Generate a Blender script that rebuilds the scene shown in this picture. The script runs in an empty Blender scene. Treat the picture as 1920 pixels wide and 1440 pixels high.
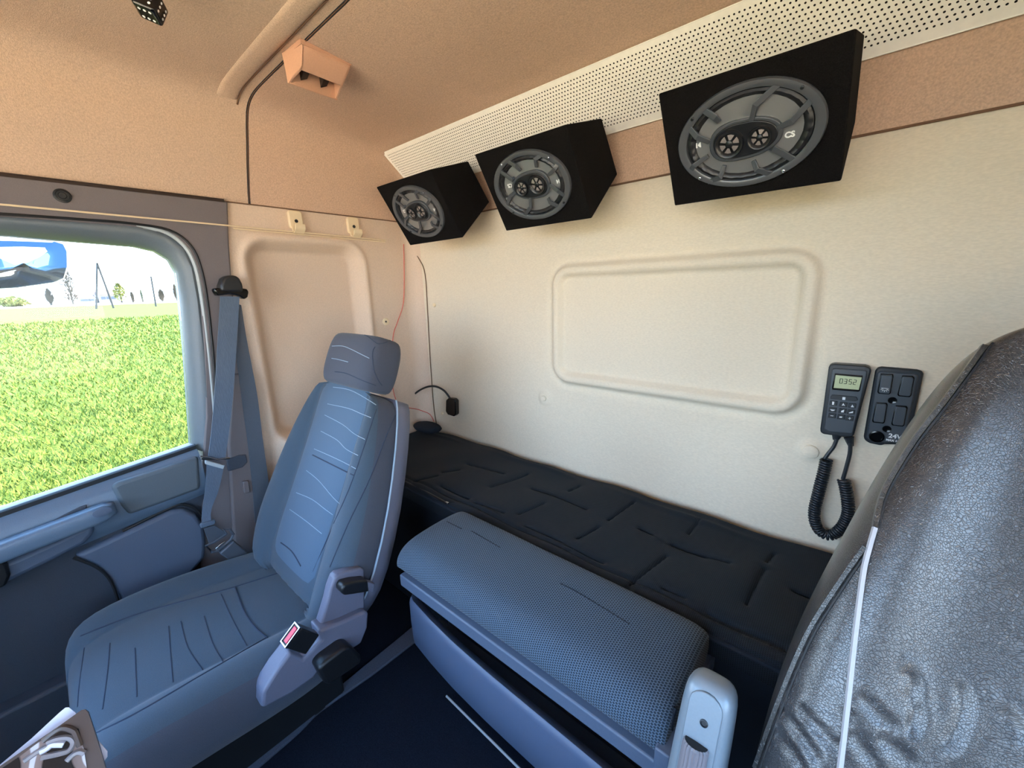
import bpy, bmesh, math, random
import numpy as np
from mathutils import Vector, Matrix
from mathutils.bvhtree import BVHTree

random.seed(7)
rng = np.random.default_rng(7)
SC = bpy.context.scene
COL = SC.collection
EXPOSURE, SKY, SUN = 0.54, 7.0, 26.0
GRASS = ((0.036, 0.056, 0.007, 1), (0.070, 0.096, 0.016, 1))

# ------------------------------------------------------------------ camera
FPX, CX, CY = 760.0, 960.0, 720.0            # focal length and principal point in the 1920x1440 frame
CAM = np.array([1.62, -1.2, 1.2])            # metres: side wall x=0, rear wall y=0, floor z=0
def _n(v):
    v = np.array(v, float)
    return v / np.linalg.norm(v)
def _d(px, py):
    return np.array([px - CX, py - CY, FPX])
_X = -_n(_d(53, 567))
_Y = _d(1632, 519)
_Y = _n(_Y - _Y.dot(_X) * _X)
_Z = np.cross(_X, _Y)
R = np.array([_X, _Y, _Z])                   # camera (right, down, forward) -> world
cam_data = bpy.data.cameras.new('camera')
cam_data.sensor_width = 36.0
cam_data.lens = 36.0 * FPX / 1920.0
cam_data.clip_start = 0.01
cam_data.clip_end = 2000
cam = bpy.data.objects.new('camera', cam_data)
COL.objects.link(cam)
M4 = Matrix.Identity(4)
for i in range(3):
    M4[i][0], M4[i][1], M4[i][2], M4[i][3] = R[i, 0], -R[i, 1], -R[i, 2], CAM[i]
cam.matrix_world = M4
SC.camera = cam

# ------------------------------------------------------------------ sky, sun, exposure
SC.view_settings.view_transform = 'Standard'
SC.view_settings.look = 'None'
SC.view_settings.gamma = 1.0
SC.view_settings.use_curve_mapping = False
SC.view_settings.exposure = EXPOSURE
SC.cycles.use_denoising = True
SC.cycles.max_bounces = 10
SC.cycles.diffuse_bounces = 7
SC.cycles.transparent_max_bounces = 12
SC.cycles.sample_clamp_indirect = 8.0
SC.cycles.caustics_reflective = False
SC.cycles.caustics_refractive = False
world = bpy.data.worlds.new('sky')
SC.world = world
world.use_nodes = True
wn = world.node_tree
bg = wn.nodes['Background']
tc = wn.nodes.new('ShaderNodeTexCoord')
sx = wn.nodes.new('ShaderNodeSeparateXYZ')
cr = wn.nodes.new('ShaderNodeValToRGB')
wn.links.new(tc.outputs['Generated'], sx.inputs[0])
wn.links.new(sx.outputs['Z'], cr.inputs[0])
cr.color_ramp.elements[0].position = 0.0
cr.color_ramp.elements[0].color = (0.70, 0.86, 1.0, 1)
cr.color_ramp.elements[1].position = 0.6
cr.color_ramp.elements[1].color = (0.26, 0.54, 1.0, 1)
wn.links.new(cr.outputs[0], bg.inputs[0])
bg.inputs[1].default_value = SKY
sun_data = bpy.data.lights.new('sun', 'SUN')
sun_data.energy = SUN
sun_data.color = (1.0, 0.85, 0.60)
sun_data.angle = math.radians(0.6)
sun = bpy.data.objects.new('sun', sun_data)
COL.objects.link(sun)
sun.rotation_euler = Vector((-0.10, -0.62, -1.0)).to_track_quat('-Z', 'Y').to_euler()   # behind the cab, high

# ------------------------------------------------------------------ pixel -> place helpers
def ray(px, py):
    return R @ _d(px, py)
def onX(px, py, x=0.0):
    d = ray(px, py); return CAM + d * ((x - CAM[0]) / d[0])
def onY(px, py, y=0.0):
    d = ray(px, py); return CAM + d * ((y - CAM[1]) / d[1])
def onZ(px, py, z=0.0):
    d = ray(px, py); return CAM + d * ((z - CAM[2]) / d[2])
def yz(px, py, x=0.0):
    p = onX(px, py, x); return (p[1], p[2])

# ------------------------------------------------------------------ materials
def lin(r, g, b):
    f = lambda c: (c / 255 / 12.92) if c / 255 <= 0.04045 else ((c / 255 + 0.055) / 1.055) ** 2.4
    return (f(r), f(g), f(b), 1.0)
def _nodes(name):
    m = bpy.data.materials.new(name)
    m.use_nodes = True
    nt = m.node_tree
    return m, nt, nt.nodes['Principled BSDF']
def _coord(nt, scale=(1, 1, 1)):
    t = nt.nodes.new('ShaderNodeTexCoord')
    mp = nt.nodes.new('ShaderNodeMapping')
    mp.inputs['Scale'].default_value = scale
    nt.links.new(t.outputs['Object'], mp.inputs[0])
    return mp.outputs[0]
def mat(name, col, rough=0.6, metal=0.0, grain=0.0, gscale=300.0, bump=0.0, bscale=400.0, spec=0.5, stretch=(1, 1, 1), sheen=0.0, coat=0.0, detail=2.0):
    """plain colour with an optional speckled grain and fine bump"""
    m, nt, b = _nodes(name)
    c = lin(*col)
    b.inputs['Base Color'].default_value = c
    b.inputs['Roughness'].default_value = rough
    b.inputs['Metallic'].default_value = metal
    b.inputs['Specular IOR Level'].default_value = spec
    b.inputs['Sheen Weight'].default_value = sheen
    b.inputs['Coat Weight'].default_value = coat
    if grain or bump:
        co = _coord(nt, stretch)
    if grain:
        n = nt.nodes.new('ShaderNodeTexNoise')
        n.inputs['Scale'].default_value = gscale
        n.inputs['Detail'].default_value = detail
        nt.links.new(co, n.inputs['Vector'])
        r = nt.nodes.new('ShaderNodeValToRGB')
        r.color_ramp.elements[0].position = 0.32
        r.color_ramp.elements[1].position = 0.68
        r.color_ramp.elements[0].color = tuple(max(0, x * (1 - grain)) for x in c[:3]) + (1,)
        r.color_ramp.elements[1].color = tuple(min(1, x * (1 + grain)) for x in c[:3]) + (1,)
        nt.links.new(n.outputs['Fac'], r.inputs[0])
        nt.links.new(r.outputs[0], b.inputs['Base Color'])
    if bump:
        n2 = nt.nodes.new('ShaderNodeTexNoise')
        n2.inputs['Scale'].default_value = bscale
        n2.inputs['Detail'].default_value = detail
        nt.links.new(co, n2.inputs['Vector'])
        bp = nt.nodes.new('ShaderNodeBump')
        bp.inputs['Strength'].default_value = bump
        bp.inputs['Distance'].default_value = 0.002
        nt.links.new(n2.outputs['Fac'], bp.inputs['Height'])
        nt.links.new(bp.outputs[0], b.inputs['Normal'])
    return m
def mat_leather(name, col):
    m, nt, b = _nodes(name)
    b.inputs['Base Color'].default_value = lin(*col)
    b.inputs['Roughness'].default_value = 0.36
    b.inputs['Specular IOR Level'].default_value = 0.9
    b.inputs['Coat Weight'].default_value = 0.6
    b.inputs['Coat Roughness'].default_value = 0.32
    co = _coord(nt)
    v = nt.nodes.new('ShaderNodeTexVoronoi'); v.feature = 'DISTANCE_TO_EDGE'
    v.inputs['Scale'].default_value = 360
    n0 = nt.nodes.new('ShaderNodeTexNoise'); n0.inputs['Scale'].default_value = 30
    mx = nt.nodes.new('ShaderNodeMix'); mx.data_type = 'RGBA'; mx.blend_type = 'ADD'; mx.inputs[0].default_value = 0.02
    nt.links.new(co, n0.inputs['Vector'])
    nt.links.new(co, mx.inputs[6]); nt.links.new(n0.outputs['Color'], mx.inputs[7])
    nt.links.new(mx.outputs[2], v.inputs['Vector'])
    w = nt.nodes.new('ShaderNodeTexNoise'); w.inputs['Scale'].default_value = 22; w.inputs['Detail'].default_value = 4
    nt.links.new(co, w.inputs['Vector'])
    a = nt.nodes.new('ShaderNodeMath'); a.operation = 'MINIMUM'; a.inputs[1].default_value = 0.12
    nt.links.new(v.outputs['Distance'], a.inputs[0])
    bp = nt.nodes.new('ShaderNodeBump'); bp.inputs['Strength'].default_value = 0.8; bp.inputs['Distance'].default_value = 0.0035
    nt.links.new(a.outputs[0], bp.inputs['Height'])
    bp2 = nt.nodes.new('ShaderNodeBump'); bp2.inputs['Strength'].default_value = 0.2; bp2.inputs['Distance'].default_value = 0.006
    nt.links.new(w.outputs['Fac'], bp2.inputs['Height'])
    nt.links.new(bp.outputs[0], bp2.inputs['Normal'])
    nt.links.new(bp2.outputs[0], b.inputs['Normal'])
    return m
def mat_mesh(name, col, col2, cell=0.0045, bump=0.3, sheen=0.2):
    """honeycomb spacer fabric: three crossed waves 60 degrees apart make the cells; runs over the top and down the front"""
    m, nt, b = _nodes(name)
    b.inputs['Roughness'].default_value = 0.85
    b.inputs['Specular IOR Level'].default_value = 0.25
    b.inputs['Sheen Weight'].default_value = sheen
    co = _coord(nt)
    k = 4 * math.pi / (math.sqrt(3) * cell)
    total = None
    for a in (0, 60, 120):
        c_, s_ = math.cos(math.radians(a)) * k, math.sin(math.radians(a)) * k
        d = nt.nodes.new('ShaderNodeVectorMath'); d.operation = 'DOT_PRODUCT'; d.inputs[1].default_value = (c_, s_, s_)
        nt.links.new(co, d.inputs[0])
        w = nt.nodes.new('ShaderNodeMath'); w.operation = 'COSINE'; nt.links.new(d.outputs['Value'], w.inputs[0])
        if total is None: total = w.outputs[0]
        else:
            s = nt.nodes.new('ShaderNodeMath'); s.operation = 'ADD'; nt.links.new(total, s.inputs[0]); nt.links.new(w.outputs[0], s.inputs[1]); total = s.outputs[0]
    mr = nt.nodes.new('ShaderNodeMapRange'); mr.inputs[1].default_value = -1.5; mr.inputs[2].default_value = 1.2
    nt.links.new(total, mr.inputs[0])
    r = nt.nodes.new('ShaderNodeValToRGB')
    r.color_ramp.elements[0].position = 0.20; r.color_ramp.elements[0].color = lin(*col2)
    r.color_ramp.elements[1].position = 0.44; r.color_ramp.elements[1].color = lin(*col)
    nt.links.new(mr.outputs[0], r.inputs[0])
    nt.links.new(r.outputs[0], b.inputs['Base Color'])
    bp = nt.nodes.new('ShaderNodeBump'); bp.inputs['Strength'].default_value = bump; bp.inputs['Distance'].default_value = 0.0012; bp.invert = True
    nt.links.new(mr.outputs[0], bp.inputs['Height'])
    nt.links.new(bp.outputs[0], b.inputs['Normal'])
    return m
def mat_glass(name, tint=(1, 1, 1, 1), refl=0.06):
    m = bpy.data.materials.new(name); m.use_nodes = True
    nt = m.node_tree; nt.nodes.clear()
    o = nt.nodes.new('ShaderNodeOutputMaterial')
    t = nt.nodes.new('ShaderNodeBsdfTransparent'); t.inputs[0].default_value = tint
    g = nt.nodes.new('ShaderNodeBsdfGlossy'); g.inputs['Roughness'].default_value = 0.01
    f = nt.nodes.new('ShaderNodeFresnel'); f.inputs[0].default_value = 1.22
    mx = nt.nodes.new('ShaderNodeMixShader')
    nt.links.new(f.outputs[0], mx.inputs[0]); nt.links.new(t.outputs[0], mx.inputs[1]); nt.links.new(g.outputs[0], mx.inputs[2])
    nt.links.new(mx.outputs[0], o.inputs[0])
    return m

# ------------------------------------------------------------------ mesh builder
ORG = {}
class MB:
    def __init__(s):
        s.v = []; s.f = []
    def add(s, vs, fs):
        o = len(s.v)
        s.v += [tuple(map(float, p)) for p in vs]
        s.f += [tuple(i + o for i in f) for f in fs]
        return s
    def hexa(s, p):           # 8 points: bottom ring 0-3, top ring 4-7
        return s.add(p, [(3, 2, 1, 0), (4, 5, 6, 7), (0, 1, 5, 4), (1, 2, 6, 5), (2, 3, 7, 6), (3, 0, 4, 7)])
    def box(s, x0, x1, y0, y1, z0, z1):
        return s.hexa([(x0, y0, z0), (x1, y0, z0), (x1, y1, z0), (x0, y1, z0), (x0, y0, z1), (x1, y0, z1), (x1, y1, z1), (x0, y1, z1)])
    def obox(s, c, a, b, n):  # centre and three half-vectors
        c, a, b, n = (np.array(t, float) for t in (c, a, b, n))
        return s.hexa([c - a - b - n, c + a - b - n, c + a + b - n, c - a + b - n, c - a - b + n, c + a - b + n, c + a + b + n, c - a + b + n])
    def prism(s, poly, fr, d0, d1):   # poly in (u,v); fr = origin,u,v,n
        o, u, v, n = (np.array(t, float) for t in fr)
        k = len(poly)
        a = [o + u * p[0] + v * p[1] + n * d0 for p in poly]
        b = [o + u * p[0] + v * p[1] + n * d1 for p in poly]
        return s.add(a + b, [tuple(range(k))[::-1], tuple(range(k, 2 * k))] + [(i, (i + 1) % k, k + (i + 1) % k, k + i) for i in range(k)])
    def tube(s, pts, r, n=8, closed=False, cap=True):
        pts = [np.array(p, float) for p in pts]
        m = len(pts)
        rr = r if hasattr(r, '__len__') else [r] * m
        T = []
        for i in range(m):
            a = pts[(i - 1) % m] if (closed or i > 0) else pts[i]
            b = pts[(i + 1) % m] if (closed or i < m - 1) else pts[i]
            T.append(_n(b - a + 1e-12))
        ref = np.array([0, 0, 1.0]) if abs(T[0][2]) < 0.9 else np.array([1.0, 0, 0])
        u = _n(np.cross(T[0], ref))
        vs = []
        for i in range(m):
            u = _n(u - u.dot(T[i]) * T[i])
            w = np.cross(T[i], u)
            for k in range(n):
                a = 2 * math.pi * k / n
                vs.append(pts[i] + rr[i] * (math.cos(a) * u + math.sin(a) * w))
        fs = []
        for i in range(m if closed else m - 1):
            j = (i + 1) % m
            for k in range(n):
                fs.append((i * n + k, i * n + (k + 1) % n, j * n + (k + 1) % n, j * n + k))
        if cap and not closed:
            fs += [tuple(range(n))[::-1], tuple((m - 1) * n + k for k in range(n))]
        return s.add(vs, fs)
    def loft(s, secs, closed=True, cap0=True, cap1=True):
        m, n = len(secs), len(secs[0])
        vs = [p for sec in secs for p in sec]
        fs = []
        for i in range(m - 1):
            for k in range(n if closed else n - 1):
                fs.append((i * n + k, i * n + (k + 1) % n, (i + 1) * n + (k + 1) % n, (i + 1) * n + k))
        if closed and cap0: fs.append(tuple(range(n))[::-1])
        if closed and cap1: fs.append(tuple((m - 1) * n + k for k in range(n)))
        return s.add(vs, fs)
    def lathe(s, prof, fr, n=32, sx=1.0, sy=1.0):   # prof (r, h) about fr n; sx/sy make it elliptical
        o, u, v, w = (np.array(t, float) for t in fr)
        secs = [[o + r * (sx * math.cos(2 * math.pi * k / n) * u + sy * math.sin(2 * math.pi * k / n) * v) + h * w for k in range(n)] for r, h in prof]
        return s.loft(secs)
    def grid(s, nu, nv, fn):
        vs = [fn(i / nu, j / nv) for j in range(nv + 1) for i in range(nu + 1)]
        fs = [(j * (nu + 1) + i, j * (nu + 1) + i + 1, (j + 1) * (nu + 1) + i + 1, (j + 1) * (nu + 1) + i) for j in range(nv) for i in range(nu)]
        return s.add(vs, fs)
    def build(s, name, material, parent=None, smooth=35, bevel=0.0, seg=2, sub=0, solid=0.0, flip=False):
        me = bpy.data.meshes.new(name)
        v = np.array(s.v, float)
        if parent is not None:
            org = ORG[parent.name]
        else:
            org = np.array([(v[:, 0].min() + v[:, 0].max()) / 2, (v[:, 1].min() + v[:, 1].max()) / 2, v[:, 2].min()])
        me.from_pydata((v - org).tolist(), [], s.f)
        me.materials.append(material)
        bm = bmesh.new(); bm.from_mesh(me)
        bmesh.ops.recalc_face_normals(bm, faces=bm.faces)
        if flip: bmesh.ops.reverse_faces(bm, faces=bm.faces)
        bm.to_mesh(me); bm.free()
        if smooth:
            me.polygons.foreach_set('use_smooth', [True] * len(me.polygons))
            me.set_sharp_from_angle(angle=math.radians(smooth))
        ob = bpy.data.objects.new(name, me)
        COL.objects.link(ob)
        if parent is not None: ob.parent = parent
        else: ob.location = org
        ORG[ob.name] = org
        if solid:
            md = ob.modifiers.new('solid', 'SOLIDIFY'); md.thickness = solid; md.offset = 0
        if bevel:
            md = ob.modifiers.new('bevel', 'BEVEL'); md.width = bevel; md.segments = seg; md.limit_method = 'ANGLE'; md.angle_limit = math.radians(30)
        if sub:
            md = ob.modifiers.new('sub', 'SUBSURF'); md.levels = sub; md.render_levels = sub
        return ob
def tag(o, label, cat, group=None, kind=None):
    o['label'] = label; o['category'] = cat
    if group: o['group'] = group
    if kind: o['kind'] = kind
    return o
def struct(o, label=None):
    o['kind'] = 'structure'
    if label: o['label'] = label
    return o
def thing(name, loc, label, cat, group=None):
    o = bpy.data.objects.new(name, None)
    o.empty_display_size = 0.05
    COL.objects.link(o); o.location = loc
    ORG[o.name] = np.array(loc, float)
    return tag(o, label, cat, group)
def copy_tree(o, delta, parent=None):
    c = o.copy(); COL.objects.link(c)
    if parent is None:
        c.location = Vector(o.location) + Vector(delta); ORG[c.name] = ORG[o.name] + np.array(delta)
    else:
        c.parent = parent
    for ch in list(o.children): copy_tree(ch, delta, c)
    return c
def bvh(*objs):
    """ray-castable surface of finished objects, world space"""
    bpy.context.view_layer.update()
    dg = bpy.context.evaluated_depsgraph_get()
    vs, fs = [], []
    for o in objs:
        e = o.evaluated_get(dg); me = e.to_mesh(); k = len(vs); mw = o.matrix_world
        vs += [mw @ v.co for v in me.vertices]
        fs += [tuple(i + k for i in p.vertices) for p in me.polygons]
        e.to_mesh_clear()
    return BVHTree.FromPolygons(vs, fs)
def hit(tree, px, py, lift=0.0):
    d = Vector(ray(px, py)).normalized()
    p, nrm, _, _ = tree.ray_cast(Vector(CAM), d)
    if p is None: return None
    if nrm.dot(d) > 0: nrm = -nrm
    return np.array(p + nrm * lift)
def spline(pts, per=6, closed=False):
    """Catmull-Rom through points"""
    P = [np.array(p, float) for p in pts]; n = len(P); out = []
    for i in range(n if closed else n - 1):
        g = (lambda k: P[k % n]) if closed else (lambda k: P[min(max(k, 0), n - 1)])
        a, b, c, d = g(i - 1), g(i), g(i + 1), g(i + 2)
        for t in np.linspace(0, 1, per, endpoint=False):
            out.append(0.5 * ((2 * b) + (c - a) * t + (2 * a - 5 * b + 4 * c - d) * t * t + (3 * b - a - 3 * c + d) * t ** 3))
    if not closed: out.append(P[-1])
    return out
def on_surface(tree, pix, lift=0.0, per=6):
    out = []
    for q in spline(pix, per):
        h = hit(tree, q[0], q[1], lift)
        if h is not None: out.append(h)
    return out
def rrect(u0, u1, v0, v1, r, n=5):
    out = []
    for cx, cy, a0 in ((u1 - r, v1 - r, 0), (u0 + r, v1 - r, 90), (u0 + r, v0 + r, 180), (u1 - r, v0 + r, 270)):
        for k in range(n + 1):
            a = math.radians(a0 + 90 * k / n)
            out.append((cx + r * math.cos(a), cy + r * math.sin(a)))
    return out
def text_mesh(name, body, size, fr, material, parent, lift=0.0, bold=0.0, align='CENTER'):
    o, u, v, n = (np.array(t, float) for t in fr)
    cu = bpy.data.curves.new(name, 'FONT'); cu.body = body; cu.size = size; cu.align_x = align; cu.align_y = 'CENTER'; cu.offset = bold; cu.resolution_u = 3
    t = bpy.data.objects.new(name, cu); COL.objects.link(t)
    bpy.context.view_layer.update()
    me = bpy.data.meshes.new_from_object(t.evaluated_get(bpy.context.evaluated_depsgraph_get()))
    bpy.data.objects.remove(t)
    vs = np.array([list(q.co) for q in me.vertices])
    fs = [tuple(p.vertices) for p in me.polygons]
    mb = MB(); mb.add([o + u * q[0] + v * q[1] + n * lift for q in vs], fs)
    bpy.data.meshes.remove(me)
    return mb.build(name, material, parent, smooth=0)
XU, YU, ZU = np.eye(3)
def sstep(a, b, x):
    t = np.clip((x - a) / (b - a), 0, 1); return t * t * (3 - 2 * t)

# ------------------------------------------------------------------ palette
M = {}
M['felt'] = mat('tan_headliner_felt', (202, 171, 149), 0.95, grain=0.13, gscale=260, bump=0.35, bscale=500, spec=0.1, detail=3)
M['felt2'] = mat('tan_roof_felt', (200, 173, 151), 0.95, grain=0.12, gscale=260, bump=0.35, bscale=500, spec=0.1, detail=3)
M['seam'] = mat('dark_seam', (52, 38, 30), 0.9)
M['seam_line'] = mat('brown_dark_seam', (78, 58, 46), 0.9)
M['seam_tan'] = mat('brown_seam', (112, 84, 64), 0.9)
M['wall'] = mat('pale_wall_cloth', (220, 207, 186), 0.92, grain=0.05, gscale=420, bump=0.12, bscale=420, spec=0.1, stretch=(0.3, 1, 1))
M['side'] = mat('beige_side_cloth', (212, 190, 170), 0.92, grain=0.05, gscale=240, bump=0.25, bscale=260, spec=0.1)
M['tanplastic'] = mat('tan_plastic', (204, 158, 130), 0.5, grain=0.03, bump=0.1)
M['cream'] = mat('cream_plastic', (226, 206, 172), 0.45)
M['trim'] = mat('warm_grey_plastic', (108, 101, 103), 0.55, grain=0.05, gscale=500, bump=0.15, bscale=600)
M['frame'] = mat('grey_door_plastic', (98, 108, 116), 0.45, grain=0.04, gscale=500, bump=0.12, bscale=600)
M['doortint'] = mat('sky_tinted_grey_door_plastic', (94, 112, 132), 0.42, grain=0.04, gscale=500, bump=0.12, bscale=600)  # grey plastic, blue cast of the sky light painted in
M['doordark'] = mat('dark_door_plastic', (62, 68, 80), 0.6, grain=0.06, gscale=500, bump=0.2, bscale=600)
M['doorpad'] = mat('grey_green_door_pad', (84, 94, 102), 0.6, grain=0.05, gscale=500, bump=0.15, bscale=600)
M['pocket'] = mat('slate_pocket_plastic', (82, 94, 114), 0.55, grain=0.05, gscale=500, bump=0.15, bscale=600)
M['rubber'] = mat('black_rubber', (24, 25, 28), 0.6)
M['seal'] = mat('light_grey_seal', (168, 176, 180), 0.35)
M['black'] = mat('black_plastic', (22, 23, 26), 0.4, bump=0.08, bscale=700)
M['blackgloss'] = mat('black_gloss_plastic', (12, 12, 14), 0.15)
M['chrome'] = mat('steel', (190, 192, 196), 0.25, metal=1.0)
M['floor'] = mat('dark_floor_carpet', (26, 29, 40), 0.95, grain=0.3, gscale=500, bump=0.5, bscale=400, spec=0.1)
M['ledge'] = mat('grey_floor_edging', (92, 96, 110), 0.85, grain=0.12, gscale=300, bump=0.3, spec=0.2)
M['glass'] = mat_glass('window_glass')
M['paint'] = mat('blue_truck_paint', (84, 120, 156), 0.25, coat=0.5)
M['dash'] = mat('dark_dashboard', (60, 62, 68), 0.7)

CW = 2.37            # inner cab width
YF = -2.25           # windscreen plane

# ------------------------------------------------------------------ floor
fl = MB(); fl.box(-0.08, CW + 0.08, YF - 0.1, 0.06, -0.06, 0.0)
struct(fl.build('floor', M['floor'], smooth=0), 'dark navy carpeted cab floor')

# ------------------------------------------------------------------ rear wall: moulded cloth panel with a raised rounded rim
def sd_rrect(x, z, cx, cz, hx, hz, r):
    qx, qz = abs(x - cx) - hx + r, abs(z - cz) - hz + r
    return math.hypot(max(qx, 0), max(qz, 0)) + min(max(qx, qz), 0) - r
XL = 0.055
def rear_y(x, z):
    d = sd_rrect(x, z, 1.160, 1.0655, 0.357, 0.184, 0.05)
    h = 0.017 * (1 - sstep(0.009, 0.021, abs(d)))                # rim
    h -= 0.006 * (1 - sstep(0.0, 0.016, abs(d - 0.032)))         # soft groove outside
    if d < 0: h -= 0.006 * sstep(0.0, 0.03, -d)                   # field inside lies a little deeper
    for (bx, bz) in PLUGS:
        q = math.hypot(x - bx, z - bz); h += 0.007 * (1 - sstep(0.018, 0.034, q))
    return -h
PLUGS = [tuple(onY(*p)[[0, 2]]) for p in ((1022, 746), (1520, 845))]
rw = MB(); NX, NZ = 330, 210
rw.grid(NX, NZ, lambda a, b: (XL + (CW - 2 * XL) * a, rear_y(XL + (CW - 2 * XL) * a, 1.489 * b), 1.489 * b))
wall_rear = struct(rw.build('wall_rear', M['wall'], smooth=60), 'pale cloth-covered rear cab wall with a raised rounded rectangle')
for (px, py, r) in ((1022, 746, 0.011), (1520, 845, 0.017), (815, 572, 0.009), (830, 775, 0.008)):
    p = onY(px, py); yy = rear_y(p[0], p[2])
    b = MB(); b.lathe([(r, 0), (r, 0.004), (r * 0.8, 0.0065), (r * 0.05, 0.007)], ((p[0], yy, p[2]), XU, ZU, -YU), 20)
    b.build('wall_plug', M['cream'] if r < 0.01 else M['wall'], wall_rear)
sm = MB()
sm.tube(spline([onY(px, py, -0.003) for px, py in ((772, 466), (786, 486), (797, 515), (802, 590), (807, 680), (813, 760), (819, 798))], 5), 0.0022, 6)
sm.build('panel_seam', M['seam_tan'], wall_rear)

# ------------------------------------------------------------------ left wall behind the door: moulded side panel, pillar trim, door header
YP = -0.78          # pillar edge
def side_x(y, z):
    d = sd_rrect(y, z, (-0.690 - 0.262) / 2, 1.02, (0.690 - 0.262) / 2, 0.366, 0.075)
    h = -0.052 * sstep(-0.004, 0.040, -d)
    h += 0.008 * (1 - sstep(0, 0.02, abs(d - 0.012)))
    e = (z - 0.70) + 0.5 * (y + 0.60) if y > -0.60 else (z - 0.70)     # bulge over the lower corner
    h += 0.045 * sstep(0.0, 0.05, -e) * sstep(-0.735, -0.66, y)
    return h
sw = MB()
sw.grid(90, 200, lambda a, b: (side_x(YP + (-0.06 - YP) * a, 1.5 * b), YP + (-0.06 - YP) * a, 1.5 * b))
# quarter round into the rear wall
sw.grid(8, 40, lambda a, b: (XL * (1 - math.cos(a * math.pi / 2)) + side_x(-0.06, 1.5 * b) * (1 - a), -0.06 + 0.06 * math.sin(a * math.pi / 2), 1.5 * b))
wall_left = struct(sw.build('wall_left', M['side'], smooth=60), 'beige moulded side wall panel behind the door')
b = MB(); p = onX(723, 603)
b.lathe([(0.016, 0), (0.016, 0.004), (0.013, 0.006), (0.006, 0.006), (0.005, 0.001), (0.0005, 0.001)], (p, -YU, ZU, XU), 24)
pl = b.build('wall_plug', M['cream'], wall_left)
b = MB(); b.lathe([(0.0042, 0.0), (0.0042, 0.0026), (0.0002, 0.0027)], (p, -YU, ZU, XU), 12)
b.build('plug_hole', M['rubber'], pl)
# pillar trim (behind the belt) and header over the door window
FX = ((0, 0, 0), YU, ZU, XU)
pil = [(YF, 1.500)] + [yz(*q) for q in ((425, 379), (428, 460), (434, 545), (452, 640), (476, 770), (497, 885), (503, 960), (506, 1130), (376, 1130), (376, 900), (384, 780), (380, 650), (370, 530), (352, 470), (318, 443), (280, 431), (240, 425))] + [(YF, 1.412)]
b = MB(); b.prism(pil, FX, -0.06, 0.012)
hd = b.build('pillar_trim', M['trim'], wall_left, bevel=0.005)
b = MB(); p = onX(117, 367, 0.012)
b.lathe([(0.017, 0), (0.0165, 0.004), (0.013, 0.005), (0.012, 0.0025), (0.008, 0.0025), (0.007, 0.005), (0.0002, 0.005)], (p, -YU, ZU, XU), 24)
b.build('button_cap', M['black'], hd)
# raised retractor cover low on the pillar, with the belt slot and a small switch
b = MB(); b.prism([yz(*q, 0.012) for q in ((432, 700), (455, 700), (476, 800), (485, 905), (497, 1010), (500, 1085), (440, 1085), (432, 960), (424, 830))], FX, 0.010, 0.032)
b.build('retractor_cover', M['trim'], wall_left, bevel=0.008, seg=3)
b = MB(); b.prism([yz(*q, 0.034) for q in ((424, 862), (448, 853), (461, 852), (464, 866), (455, 876), (428, 884))], FX, 0.026, 0.037)
b.build('belt_slot', M['doordark'], wall_left, bevel=0.003)
b = MB(); b.prism([yz(*q, 0.034) for q in ((454, 902), (465, 900), (468, 922), (457, 925))], FX, 0.03, 0.043)
b.build('pillar_switch', M['trim'], wall_left, bevel=0.003)
b = MB(); b.tube([onX(*q, 0.002) for q in ((424, 379), (427, 460), (433, 545), (451, 640), (476, 770), (499, 900))], 0.0025, 6)
b.build('panel_seam', M['seam'], wall_left)
b = MB(); b.tube([(0.008, y, 1.4995) for y in np.linspace(YF, -0.728, 12)], 0.006, 6)
b.build('panel_seam', M['seam'], wall_left)
b = MB(); b.tube([(0.003, y, 1.4985) for y in np.linspace(-0.728, -0.07, 12)], 0.0022, 6)
b.build('panel_seam', M['seam_tan'], wall_left)

# ------------------------------------------------------------------ ceiling with sloping sides
PROF = [(0.0, 1.500), (0.012, 1.54), (0.040, 1.61), (0.068, 1.67), (0.092, 1.722), (0.118, 1.757), (0.165, 1.776), (0.26, 1.783), (0.55, 1.786), (0.9, 1.788)]
PROF = PROF + [(CW - x, z) for x, z in PROF[::-1]]
def prof_at(y, zt, x_in=1.0):
    k = (zt - 1.487) / (1.788 - 1.487)
    out = []
    for x, z in PROF:
        xx = x * k if x < CW / 2 else CW - (CW - x) * k
        out.append((xx, y, 1.487 + (z - 1.487) * k if zt < 1.788 else z))
    return out
def dense(prof):
    q = spline(prof, 3); return q
cf = MB(); cf.loft([dense(prof_at(y, 1.788)) for y in (YF, -1.8, -1.3, -1.0, -0.655)], closed=False)
ceiling = struct(cf.build('ceiling', M['felt2'], smooth=60), 'tan felt cab ceiling with sloping sides')
cb = MB(); cb.loft([dense(prof_at(y, z)) for y, z in ((-0.648, 1.787), (-0.5, 1.778), (-0.35, 1.765), (-0.23, 1.75), (-0.17, 1.736), (-0.13, 1.708), (-0.085, 1.665), (-0.045, 1.622), (-0.02, 1.56), (0.0, 1.489))], closed=False)
cb.build('rear_headliner', M['felt'], ceiling, smooth=60)
def beam_path(y, drop, zt=1.788):
    return [(x, y, z - drop) for x, _, z in dense(prof_at(y, zt)) if x > 0.122 and x < CW - 0.122]
bm_ = MB()
secs = []
for x, y, z in beam_path(-0.705, 0.0):
    k = min(1, max(0, (min(x, CW - x) - 0.118) / 0.03)); d = 0.005 * k
    secs.append([(x, -0.738, z + 0.004), (x, -0.732, z - 0.4 * d), (x, -0.722, z - 0.85 * d), (x, -0.705, z - d), (x, -0.690, z - 0.9 * d), (x, -0.684, z - 0.4 * d), (x, -0.682, z + 0.004)])
bm_.loft(secs)
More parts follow.
